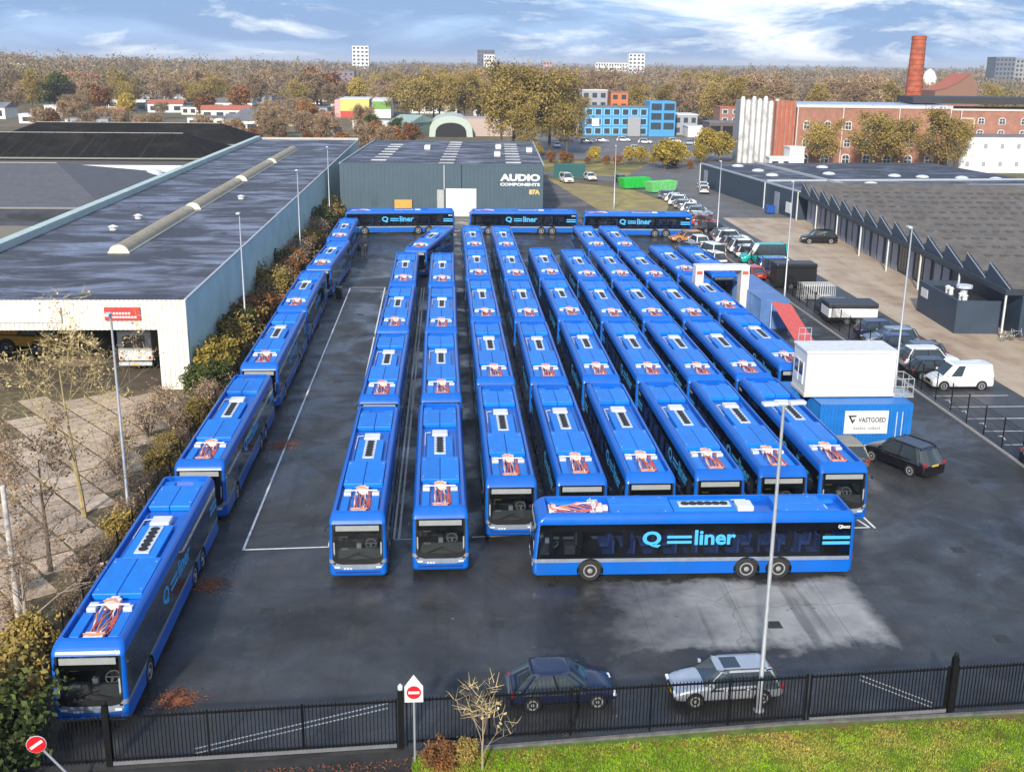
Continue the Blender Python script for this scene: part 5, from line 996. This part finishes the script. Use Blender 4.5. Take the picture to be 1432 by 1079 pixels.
MB().add([(0, -.3, 14.1), (4, -.3, 15.1), (8, -.3, 17.1), (11.5, -.3, 19.7), (11.5, 14.3, 19.7), (8, 14.3, 17.1), (4, 14.3, 15.1), (0, 14.3, 14.1)], [(0, 1, 6, 7), (1, 2, 5, 6), (2, 3, 4, 5)]).build('roof', RT, t)
TW = P('tower_dark', (.10, .11, .14), .6)
bld('tower_block', 'dark slab tower block with a white lower wing on the horizon', 42.6, 1500, 22, 14, 35, TW, RF, 7, 5); bld('tower_wing', 'white wing in front of the dark slab tower', 50, 1485, 14, 10, 29, WW, RW, 6, 4)
bld('tower_block', 'white tower block above the long pale flats on the horizon', 239, 1500, 21, 14, 32.5, WW, RW, 7, 4); bld('flats', 'long pale flats beside the white tower on the horizon', 197, 1510, 42, 12, 21, WW, RF, 4, 12)
bld('tower_block', 'white tower block on the horizon above the painted warehouses', -118, 1500, 21, 14, 38, WW, RW, 8, 4)
bld('tower_block', 'grey tower block on the horizon past the chimney', 389, 800, 14, 14, 28, P('tower_grey', (.14, .16, .19), .6), RF, 9, 5); bld('tower_block', 'pale grey tower block behind the grey one past the chimney', 403.5, 806, 18, 14, 27, P('tower_pale', (.30, .30, .30), .6), RF, 9, 6)
bld('flats', 'small pink flats on the horizon near the olive trees', 128, 1500, 11, 10, 22, P('flat_pink', (.5, .3, .28), .7), RF, 4, 3)
bld('red_roof_hall', 'wide hall under a bright red roof among the left trees', -290, 880, 22, 20, 6, P('red_hall_wall', (.35, .3, .45), .7), P('bright_red_roof', (.60, .07, .05), .6), gable=5); bld('red_roof_hall', 'second red-roofed hall stepping down beside the wide one', -268, 872, 18, 16, 4.5, P('red_hall_wall', (.35, .3, .45), .7), P('bright_red_roof', (.60, .07, .05), .6), gable=5)
bld('house', 'white house among the distant left trees', -365, 1000, 14, 10, 16, WW, RF, 2, 4)
rb_ = random.Random(11)
hn = 0
ALL = [('low white shed', WW, RW, 0), ('grey flat-roofed shed', GW, RF, 0), ('cream workshop', CREAM, RF, 0), ('brown-roofed cottage', WW, RT, 1.6), ('dark-roofed cottage', CREAM, RF, 1.8)]
spots = [(-150, 520), (-128, 500), (-106, 470), (-92, 440), (-75, 420), (-60, 400), (-170, 560), (-140, 600), (-48, 380), (-66, 350), (-30, 375), (-40, 330), (-84, 380), (-110, 540), (-185, 610), (-160, 470), (-60, 480), (-210, 640), (-128, 430), (-230, 700), (12, 480), (22, 560), (40, 520), (120, 470), (140, 540), (-22, 315), (-100, 590), (-195, 480), (-215, 520), (-175, 430), (-145, 400), (-120, 375), (-240, 590), (-200, 700), (-150, 720), (-260, 760), (-120, 650), (-75, 620), (15, 640), (35, 680), (60, 600), (85, 560), (110, 620), (150, 680), (190, 600), (60, 480), (30, 440), (160, 430)]
for _ in range(34): spots.append((rb_.uniform(-.32, .10)*(q_ := rb_.uniform(480, 880)), q_))
for i, (x, y) in enumerate(spots):
    k = i % 5; nm, wm, rm, ga_ = ALL[k]
    bld('shed' if k < 3 else 'cottage', '%s among the trees beyond the hall roofs' % nm, x, y, rb_.uniform(8, 20), rb_.uniform(6, 11), rb_.uniform(2.6, 4.2), wm, rm, 1, rb_.randint(2, 4), rz=R(rb_.uniform(-25, 20)), gable=ga_)['group'] = 'sheds and cottages beyond the hall'

# ------------------------------------------------------------------ vegetation
def cards(C_, n, spread, size, rg_, asp=1., flat=0.):
    """small leaf-sized quads scattered round clump centres"""
    C_ = np.repeat(np.asarray(C_, float), n, 0); m = len(C_)
    ctr = C_+rg_.normal(0, 1, (m, 3))*np.asarray(spread); a = rg_.normal(0, 1, (m, 3)); a /= np.linalg.norm(a, axis=1)[:, None]
    if flat: a[:, 2] += flat*1.6; a /= np.linalg.norm(a, axis=1)[:, None]
    b = np.cross(a, rg_.normal(0, 1, (m, 3))); b /= np.linalg.norm(b, axis=1)[:, None]
    sz = size*rg_.uniform(.6, 1.4, (m, 1)); a *= sz*asp; b *= sz
    V = np.stack([ctr-a-b*.5, ctr+a*.2-b, ctr+a+b*.4, ctr-a*.1+b], 1).reshape(-1, 3); F = np.arange(4*m).reshape(-1, 4); return V, F
def limbs(h, rad, rg_, levels=3, n0=6, spread=.7, crown0=.3, up=.55, nseg=3, lean=(0, 0)):
    """trunk and recursively forking limbs; returns builder and branch tips"""
    mb = MB(); tips = []
    def br(p, d, L_, r_, lv):
        pts = [Vector(p)]; d = Vector(d).normalized()
        for i in range(nseg):
            d = (d+Vector(rg_.normal(0, .14, 3))+Vector((0, 0, .06))).normalized(); pts.append(pts[-1]+d*L_/nseg)
        mb.tube(pts, [r_*(1-.55*i/nseg) for i in range(nseg+1)], 5 if lv > 1 else 3, False)
        if lv == 0: tips.append(pts[-1]); tips.append(pts[-2]); return
        for k in range(3 if lv > 1 else 4):
            t_ = rg_.uniform(.35, 1.); i = min(nseg-1, int(t_*nseg)); q = pts[i].lerp(pts[i+1], t_*nseg-i)
            dd = Vector(rg_.normal(0, 1, 3)); dd = (d*.9+dd*spread+Vector((0, 0, up*.4))).normalized(); br(q, dd, L_*rg_.uniform(.5, .72), r_*.5, lv-1)
    tr = [Vector((lean[0]*z/h+rg_.normal(0, .01)*h*.3, lean[1]*z/h+rg_.normal(0, .01)*h*.3, z)) for z in np.linspace(0, h*.85, 7)]; tr[0] = Vector((0, 0, -.05))
    mb.tube(tr, [rad*(1.25-.17*i) for i in range(7)], 7, False)
    for k in range(n0):
        t_ = crown0+(1-crown0)*(k+rg_.uniform(0, .8))/n0; i = min(5, int(t_*6)); q = tr[i].lerp(tr[i+1], min(1, t_*6-i)); a = k*2.4+rg_.uniform(-.4, .4)
        br(q, (math.cos(a)*spread, math.sin(a)*spread, up), h*(.42-.22*(t_-crown0))*rg_.uniform(.8, 1.2), rad*.38*(1.2-t_), levels-1)
    return mb, tips
BARK = P('bark', (.11, .085, .06), .9, var=.3, scale=3)
def leafm(nm, c_, c2, isl=.28, o=.25): return P('leaf_'+nm, c_, .75, var=.35, scale=.35, col2=c2, thr=(.45, .65), isl=isl, objr=o, spec=.2)
LM = {'brown': leafm('brown', (.33, .225, .13), (.24, .16, .09)), 'olive': leafm('olive', (.31, .225, .06), (.21, .15, .05)), 'yellow': leafm('yellow', (.40, .29, .05), (.27, .21, .05)), 'orange': leafm('orange', (.26, .115, .04), (.17, .10, .045)), 'green': leafm('green', (.055, .075, .02), (.09, .085, .02)), 'twig': leafm('twig', (.46, .36, .17), (.36, .26, .13)), 'pink': leafm('pink', (.36, .25, .16), (.27, .18, .11))}
def proto(kind, h, rad, leaf, seed, ncl=45, per=55, size=.22, asp=1., sp=.55, wide=.30, col=False, levels=3, crown0=.28, name='tree'):
    rg_ = np.random.default_rng(seed); mb, tips = limbs(h, rad, rg_, levels, 7, .8 if not col else .35, crown0, .55 if not col else 1.2)
    T = np.array([t_[:] for t_ in tips]); ok = T[:, 2] < h*1.02; T = T[ok]
    u = rg_.normal(0, 1, (ncl, 3)); u /= np.linalg.norm(u, axis=1)[:, None]; u *= rg_.uniform(.45, 1, (ncl, 1))**.5
    E_ = np.stack([u[:, 0]*h*wide, u[:, 1]*h*wide, h*(.58+crown0*.25)+u[:, 2]*h*(.44-crown0*.25)], 1)
    idx = rg_.choice(len(T), min(len(T), ncl)); Cn = np.concatenate([T[idx], E_])
    V, F = cards(Cn, per//2, (sp, sp, sp*.8), size, rg_, asp)
    return mb.data('trunk', BARK), npmesh('crown', V, F, LM[leaf])
def plant(pr, x, y, s, rz, label, group, name='tree', cat='tree', z=0., sz=None):
    t = thing(name, label, cat, (x, y, z), rz, group); t.scale = (s, s, sz or s)
    obj('trunk' if cat == 'tree' else 'stem', pr[0], t); obj('crown' if cat == 'tree' else 'foliage', pr[1], t); return t
PR = {'bare1': proto('b', 14, .22, 'brown', 1, 60, 56, .10, 8, .9, .34), 'bare2': proto('b', 13, .2, 'brown', 2, 60, 56, .10, 8, .8, .30), 'olive1': proto('o', 14, .24, 'olive', 3, 70, 84, .15, 1.4, .85, .30), 'olive2': proto('o', 15, .24, 'olive', 4, 60, 84, .15, 1.4, .75, .19, True, crown0=.12),
      'yellow': proto('y', 8, .15, 'yellow', 5, 50, 70, .20, 1., .55, .36, crown0=.12), 'orange': proto('r', 5.5, .1, 'orange', 6, 40, 60, .16, 1.2, .45, .40, crown0=.08), 'green': proto('g', 9, .15, 'green', 8, 60, 70, .2, 1., .5, .30, crown0=.06)}
LBL = {'bare': ('bare brown twiggy tree in the woods behind the yard', 'bare trees behind the yard'), 'olive': ('olive and yellow leafed tree in the woods behind the yard', 'olive leafed trees behind the yard'), 'yellow': ('round bright yellow tree behind the yard', 'yellow trees behind the yard'), 'orange': ('low orange leafed tree behind the hall roofs', 'orange trees behind the hall'), 'green': ('dark green tree among the brown woods', 'dark green trees behind the yard')}
rt = random.Random(5)
def grow(k, x, y, hs, lab=None, grp=None):
    kk = k+str(rt.randint(1, 2)) if k in ('bare', 'olive') else k; base = {'bare1': 14, 'bare2': 13, 'olive1': 14, 'olive2': 15, 'yellow': 8, 'orange': 5.5, 'green': 9}[kk]
    s = hs/base
    if not lab:
        reg = 'beside the brick mill' if x > 110 else 'behind the blue container flats' if x > 52 else 'between the warehouse and the blue flats' if x > 6 else 'around the painted warehouses' if x > -60 and y > 400 else 'just behind the hall end' if y < 350 else 'among the far sheds' if y < 480 else 'in front of the red-roofed halls'
        lab = LBL[k][0].replace('in the woods behind the yard', reg).replace('behind the yard', reg).replace('behind the hall roofs', reg).replace('among the brown woods', 'standing '+reg); grp = LBL[k][1]+' '+reg
    plant(PR[kk], x, y, s*rt.uniform(.95, 1.15), rt.uniform(0, 6.28), lab, grp or LBL[k][1], sz=s)
for x, y, h in ((14.0, 284, 17), (17.5, 290, 21), (22, 286, 20), (27, 294, 19.5), (19, 266, 12), (30, 280, 13)): grow('olive', x, y, h, 'tall golden olive tree behind the warehouse corner', 'tall golden trees behind the warehouse')
for x, y, h in ((-9, 405, 16), (-4, 412, 17), (2, 400, 16), (7, 408, 17), (-14, 415, 15), (12, 415, 16), (-2, 430, 18), (5, 436, 18), (16, 400, 14)): grow('olive', x, y, h, 'leafy olive tree behind the barrel-roofed shed', 'leafy trees behind the barrel shed')
for x, y, h in ((81.5, 241, 10.5), (90.5, 236, 12), (95, 235, 12), (104, 234, 12.8), (108, 235, 11)): grow('olive', x, y, h, 'yellowing tree in front of the brick mill', 'trees in front of the mill')
for x, y, h in ((47.5, 243, 6), (51, 246, 5.2), (61, 264, 7.2), (64.5, 262, 6.5), (58, 256, 4)): grow('yellow', x, y, h, 'bushy yellow tree by the canal bank behind the flat units', 'yellow bushes by the canal bank')
for x, y, h in ((-177, 528, 11), (-119, 440, 8.5), (-122, 446, 7), (-70, 560, 12), (-62, 552, 13), (-180, 520, 8), (-45, 600, 12), (-30, 690, 13), (35, 330, 8)): grow('yellow', x, y, h)
for x in np.arange(-52, -8, 3.1): grow('orange', x+rt.uniform(-1.5, 1.5), rt.uniform(250, 320), rt.uniform(3, 6.5))
for i in range(10): grow('bare', -60+i*5+rt.uniform(-2, 2), rt.uniform(270, 340), rt.uniform(6, 9))
for x, y, h in ((-20, 325, 7), (-14, 330, 6), (49, 250, 4.5), (-105, 520, 9), (-150, 590, 11)): grow('green', x, y, h)
for i in range(26): grow(rt.choice(('bare', 'bare', 'olive')), rt.uniform(66, 125), rt.uniform(385, 520), rt.uniform(13, 18))
for i in range(40): grow(rt.choice(('bare', 'bare', 'olive', 'olive', 'green', 'orange')), rt.uniform(-170, -15), rt.uniform(470, 680), rt.uniform(10, 17))
for i in range(18): grow(rt.choice(('bare', 'bare', 'olive')), rt.uniform(8, 50), rt.uniform(420, 560), rt.uniform(13, 18))
for i in range(22): grow(rt.choice(('bare', 'bare', 'orange')), rt.uniform(-130, -40), rt.uniform(330, 470), rt.uniform(4, 9))
for i in range(14): grow(rt.choice(('bare', 'olive')), rt.uniform(125, 215), rt.uniform(400, 560), rt.uniform(12, 17))
for i in range(34): grow(rt.choice(('bare', 'bare', 'olive', 'orange')), rt.uniform(-250, -140), rt.uniform(430, 600), rt.uniform(7, 15))
for i in range(14): x = 22+i*2.4+rt.uniform(-.8, .8); plant(rt.choice((PR['orange'], PR['yellow'])), x, 262-.45*(x-22)+rt.uniform(-3, 3), rt.uniform(.28, .5), rt.uniform(0, 6), 'low russet scrub on the canal bank', 'scrub on the canal bank', 'shrub', 'shrub')
# the far woods: one mass of small crowns
rg = np.random.default_rng(21); pts = []
for i in range(5800):
    y = 560*(1+3.8*rg.random()**1.6); x = rg.uniform(-.47, .62)*y; f = max(0, (x/y+.36)/.98)
    if -75 < x < -20 and y < 620: continue
    if -300 < x < -235 and 780 < y < 895: continue
    if -105 < x < -25 and 670 < y < 810: continue
    m_ = math.sin(x*.021+y*.004)*math.sin(y*.013+x*.006+1.7)+.6*math.sin(x*.055+2+y*.02)
    if y < 950 and m_ > .35 and rg.random() < .6: continue
    hh = (rg.uniform(9, 17)+max(0, .28-f)*26)*(1+.17*m_)+(5 if rg.random() < .06 else 0)
    pts.append((x, y, hh))
pts = np.array(pts); Vs = []; Fs = []; k0 = 0
for y0, y1, per, sz in ((0, 800, 110, .24), (800, 1300, 64, .40), (1300, 9e9, 32, .75)):
    q = pts[(pts[:, 1] >= y0) & (pts[:, 1] < y1)]; n = len(q)
    u = rg.normal(0, 1, (n, per, 3)); u /= np.linalg.norm(u, axis=2)[:, :, None]; u *= rg.uniform(.3, 1, (n, per, 1))**.5
    ctr = np.stack([q[:, None, 0]+u[:, :, 0]*q[:, None, 2]*.34, q[:, None, 1]+u[:, :, 1]*q[:, None, 2]*.34, q[:, None, 2]*(.56+u[:, :, 2]*.44)], 2).reshape(-1, 3)
    V, F = cards(ctr, 1, 0., sz, rg, 3.2, .35); Vs.append(V); Fs.append(F+k0); k0 += len(V)
def woodmat():
    m, b = newmat('far_wood'); t = N('ShaderNodeTexCoord'); v = t.outputs['Object']; mp = N('ShaderNodeMapping'); mp.inputs['Scale'].default_value = (1, .45, .3); LK(v, mp.inputs[0]); v = mp.outputs[0]
    c_ = MIX(RAMP(NOISE(v, .055, 3, .6), ((.42, 0), (.58, 1))), (.13, .095, .062), (.33, .25, .17))
    c_ = MIX(MA('MULTIPLY', RAMP(NOISE(v, .041, 3, .5, .3), ((.55, 0), (.62, 1))), .8), c_, (.27, .215, .08))
    sh_ = N('ShaderNodeVectorMath', operation='ADD'); LK(v, sh_.inputs[0]); sh_.inputs[1].default_value = (311, 77, 5)
    c_ = MIX(MA('MULTIPLY', RAMP(NOISE(sh_.outputs[0], .050, 3, .5, .3), ((.58, 0), (.64, 1))), .8), c_, (.27, .145, .06))
    c_ = MIX(MA('MULTIPLY', RAMP(NOISE(sh_.outputs[0], .021, 4, .6), ((.60, 0), (.66, 1))), .7), c_, (.085, .08, .045))
    g_ = N('ShaderNodeNewGeometry'); k = MA('MULTIPLY_ADD', g_.outputs['Random Per Island'], .4, .8); cb_ = N('ShaderNodeCombineXYZ'); [LK(k, cb_.inputs[i]) for i in range(3)]
    setin(b, 'Base Color', MIX(1., c_, cb_.outputs[0], 'MULTIPLY')); setin(b, 'Roughness', .9); b.inputs['Specular IOR Level'].default_value = .1; return m
fm_ = woodmat()
tag(obj('far_woods', npmesh('far_woods', np.concatenate(Vs), np.concatenate(Fs), fm_)), 'brown autumn woods reaching to the horizon', 'woods', kind='stuff')
# hedge between hall and coaches
def shrubp(h, leaf, seed, size=.075, per=80, ncl=70, wide=.48):
    rg_ = np.random.default_rng(seed); mb = MB(); tips = []
    for k in range(9 if per > 20 else 22):
        a = k*2.4; e = Vector((math.cos(a)*h*wide*rg_.uniform(.3, .9), math.sin(a)*h*wide*rg_.uniform(.3, .9), h*rg_.uniform(.6, .98))); mid = e*.5+Vector(rg_.normal(0, .08*h, 3)); mid.z = abs(mid.z)
        mb.tube([(0, 0, -.02), mid, e], [.035, .022, .008], 4, False)
        for q in range(5): d = Vector(rg_.normal(0, .22*h, 3)); s_ = mid.lerp(e, rg_.uniform(0, 1)); f = s_+d; f.z = max(.1, f.z); mb.tube([s_, f], [.012, .005], 3, False); tips.append(f[:])
        tips.append(e[:])
    u = rg_.normal(0, 1, (ncl, 3)); u /= np.linalg.norm(u, axis=1)[:, None]; u *= rg_.uniform(.3, 1, (ncl, 1))**.5
    E_ = np.stack([u[:, 0]*h*wide, u[:, 1]*h*wide, np.maximum(.1, h*.5+u[:, 2]*h*.48)], 1)
    V, F = cards(np.concatenate([np.array(tips), E_]), per//2, .16*h*.45, size, rg_, 1.3); return mb.data('stem', BARK), npmesh('foliage', V, F, LM[leaf])
SP = {'orange': [shrubp(2.6, 'orange', 31), shrubp(2.3, 'orange', 32)], 'olive': [shrubp(2.6, 'olive', 33), shrubp(2.4, 'olive', 37)], 'pink': [shrubp(2.4, 'pink', 34, .045, 18, 30), shrubp(2.6, 'pink', 38, .045, 14, 20)], 'green': [shrubp(2.6, 'green', 35)], 'yellow': [shrubp(2.3, 'yellow', 36)]}
SLB = {'orange': 'russet leafed shrub in the hedge between hall and coaches', 'olive': 'olive leafed shrub in the hedge between hall and coaches', 'pink': 'dry pinkish-brown shrub on the edge of the slab yard', 'green': 'dark green shrub in the hedge line', 'yellow': 'yellow leafed shrub in the hedge line'}
def shrub(k, x, y, s, lab=None): plant(rt.choice(SP[k]), x, y, s*rt.uniform(.92, 1.08), rt.uniform(0, 6.28), lab or SLB[k].replace('in the hedge between hall and coaches', HR(y)).replace('in the hedge line', HR(y)).replace('on the edge of the slab yard', HR(y) if x > -17.6 else 'among the concrete slabs'), k+' shrubs '+HR(y), 'shrub', 'shrub', sz=s)
def HR(y): return 'on the edge of the slab yard' if y < 74 else 'in the hedge by the hall corner' if y < 95 else 'in the hedge along the green wall' if y < 135 else 'in the hedge near the warehouse'
y = 74.5
while y < 164:
    k = 'yellow' if 76 < y < 82 else ('green' if y < 76 or rt.random() < .14 else rt.choice(('orange', 'pink', 'olive', 'olive', 'pink'))); shrub(k, rt.uniform(-16.9, -16.0), y, rt.uniform(.75, 1.2)); y += rt.uniform(1.2, 2.0)
for y in np.arange(36, 74, 1.75): shrub(rt.choice(('pink', 'pink', 'pink', 'olive')), rt.uniform(-16.6, -15.5), y+rt.uniform(-.5, .5), rt.uniform(.4, .85))
for x, y, s in ((-18.3, 70, .8), (-18.2, 66, .9), (-18.6, 61.5, .8), (-18, 58.5, .7), (-18.4, 45.0, .5), (-17.6, 42, .6)): shrub('pink', x, y, s)
# twiggy trees of the slab yard
def twiggy(x, y, h, rad, leaf, seed, label, levels=4, n0=8, spread=.75, leaves=0, bark=None, lean=(0, 0)):
    rg_ = np.random.default_rng(seed); mb, tips = limbs(h, rad, rg_, levels, n0, spread, .22, .75, 3, lean); t = thing('tree', label, 'tree', (x, y, 0))
    mb.build('trunk', bark or BARK, t)
    T = np.array([q[:] for q in tips]); V, F = cards(T, 3, .18, .13, rg_, .09*0+1.); a = rg_.normal(0, 1, (len(T)*2, 3)); a[:, 2] = np.abs(a[:, 2])*.8; a /= np.linalg.norm(a, axis=1)[:, None]
    B = np.repeat(T, 2, 0); L_ = rg_.uniform(.25, .6, (len(B), 1)); sd_ = np.cross(a, rg_.normal(0, 1, a.shape)); sd_ /= np.linalg.norm(sd_, axis=1)[:, None]; w_ = .012
    V = np.stack([B-sd_*w_, B+sd_*w_, B+a*L_+sd_*w_*.3, B+a*L_-sd_*w_*.3], 1).reshape(-1, 3); F = np.arange(len(V)).reshape(-1, 4)
    if leaves: V2, F2 = cards(T[rg_.choice(len(T), leaves)], 3, .2, .06, rg_, 1.); F = np.concatenate([F, F2+len(V)]); V = np.concatenate([V, V2])
    obj('crown', npmesh('crown', V, F, LM[leaf]), t); return t
YB = P('yellow_bark', (.40, .31, .14), .85, var=.3, scale=3); GB = P('grey_bark', (.34, .28, .22), .85, var=.3, scale=3)
twiggy(-18.3, 53.5, 9.0, .11, 'twig', 51, 'leafless tree with pale yellow twigs on the slab yard', 4, 12, .85, 260, YB, (-.6, 0))
twiggy(-17.9, 47.2, 6.2, .10, 'pink', 52, 'young tree with withered pinkish leaves near the hall yard lamp post', 4, 8, .7, 500)
twiggy(-16.4, 40.2, 5.2, .08, 'pink', 53, 'bare grey-twigged tree beside the weathered pole', 4, 8, .8, 120, GB)
twiggy(-21.2, 47.5, 6.5, .11, 'twig', 54, 'second pale-twigged tree deeper in the slab yard', 4, 8, .8, 60, YB)
twiggy(1.1, 31.6, 2.9, .035, 'twig', 55, 'leafless sapling with a few orange leaves on the lawn', 2, 9, .45, 8, P('sapling_bark', (.36, .26, .17), .8))
for x, y, s, k, lb in ((-14.9, 32.6, 1.05, 'green', 'evergreen bush by the leaning no-entry sign'), (-15.6, 33.4, 1.2, 'olive', 'olive evergreen bush in the yard corner'), (-15.4, 36.0, 1.0, 'olive', 'olive bush beside the front coach'), (-15.0, 31.0, .9, 'green', 'evergreen bush in front of the corner railing'), (-.3, 31.8, .35, 'orange', 'low russet scrub at the foot of the no-entry sign'), (.5, 32.1, .3, 'olive', 'low olive scrub beside the no-entry sign')): shrub(k, x, y, s, lb)
# fallen leaves, grass
def leaflitter(x, y, rx, ry, n, label, h=.06):
    V, F = cards([(x, y, 0)], n, (rx, ry, 0), .035, rg, 1.2); V[:, 2] = np.abs(V[:, 2])*.7+.012; r_ = np.exp(-((V[:, 0]-x)**2/rx**2+(V[:, 1]-y)**2/ry**2)); V[:, 2] += h*r_
    tag(obj('leaf_pile', npmesh('leaf_pile', V, F, P('dead_leaf', (.26, .085, .035), .9, var=.3, isl=.5))), label, 'leaf pile', kind='stuff')
for a in ((-9.9, 64.2, .45, .55, 900, 'reddish leaf pile on the white bay line'), (-10.45, 45.5, .35, .4, 700, 'reddish leaf pile by the rear wheels of the front coach'), (-9.8, 36.3, .38, .35, 900, 'reddish leaf pile inside the railing gate')): leaflitter(*a)
n = 90000; gx = rg.uniform(-1.2, 26, n); gy = rg.uniform(0, 1, n); gy = 30.2+gy*(32.5+(gx+1.1)*.0755-.12-30.2).clip(.1, 3.6)
a = rg.uniform(0, 6.28, n); hh = rg.uniform(.03, .10, n); wd_ = rg.uniform(.008, .02, n); lx, ly = rg.normal(0, .03, n), rg.normal(0, .03, n)
V = np.stack([np.stack([gx-np.cos(a)*wd_, gy-np.sin(a)*wd_, np.full(n, .012)], 1), np.stack([gx+np.cos(a)*wd_, gy+np.sin(a)*wd_, np.full(n, .012)], 1), np.stack([gx+lx, gy+ly, .012+hh], 1)], 1).reshape(-1, 3)
gm_ = P('grass_blade', (.21, .34, .015), .7, var=.5, scale=.9, col2=(.44, .36, .07), thr=(.46, .62), isl=.4, spec=.2)
tag(obj('grass', npmesh('grass', V, np.arange(3*n).reshape(-1, 3), gm_)), 'bright green lawn grass in front of the railing', 'grass', kind='stuff')
V, F = cards([(0, 0, 0)], 2600, 1., .035, rg, 1.2); ctr = np.stack([rg.uniform(-8, 26, 2600), rg.uniform(0, 1, 2600)], 1); ctr[:, 1] = 32.3+(ctr[:, 0]+1.1)*.0755-np.abs(rg.normal(0, .5, 2600))
V = V.reshape(-1, 4, 3); V -= V.mean(1, keepdims=True); V[:, :, 0] += ctr[:, None, 0]; V[:, :, 1] += ctr[:, None, 1]; V[:, :, 2] = np.abs(V[:, :, 2])+.05
tag(obj('leaf_litter', npmesh('leaf_litter', V.reshape(-1, 3), F, P('dead_leaf', (.26, .085, .035), .9))), 'scattered fallen leaves along the lawn edge', 'leaves', kind='stuff')
V, F = cards([(-19.5, 52, 0)], 7000, (4.5, 12, 0), .035, rg, 1.2); V = V.reshape(-1, 4, 3); V = V[(V[:, :, 0].max(1) < -15.6) & (V[:, :, 1].max(1) < 75)].reshape(-1, 3); V[:, 2] = np.abs(V[:, 2])+.035
tag(obj('leaf_litter', npmesh('leaf_litter', V, np.arange(len(V)).reshape(-1, 4), P('dead_leaf_brown', (.24, .13, .07), .9, isl=.4))), 'scattered brown leaves over the slab yard', 'leaves', kind='stuff')

# ------------------------------------------------------------------ haze
hz = MB().box(-9100, 9100, -300, 12100, -1.03, 41.).build('haze', None); hz['kind'] = 'stuff'; hz['label'] = 'thin pale haze over the far woods'
hm = bpy.data.materials.new('haze'); hm.use_nodes = True; nt = hm.node_tree; nt.nodes.clear()
pv = N('ShaderNodeVolumePrincipled'); pv.inputs['Color'].default_value = (.80, .86, .95, 1); pv.inputs['Density'].default_value = .00016; pv.inputs['Anisotropy'].default_value = 0.
mo_ = N('ShaderNodeOutputMaterial'); LK(pv.outputs[0], mo_.inputs['Volume']); hz.data.materials.append(hm)
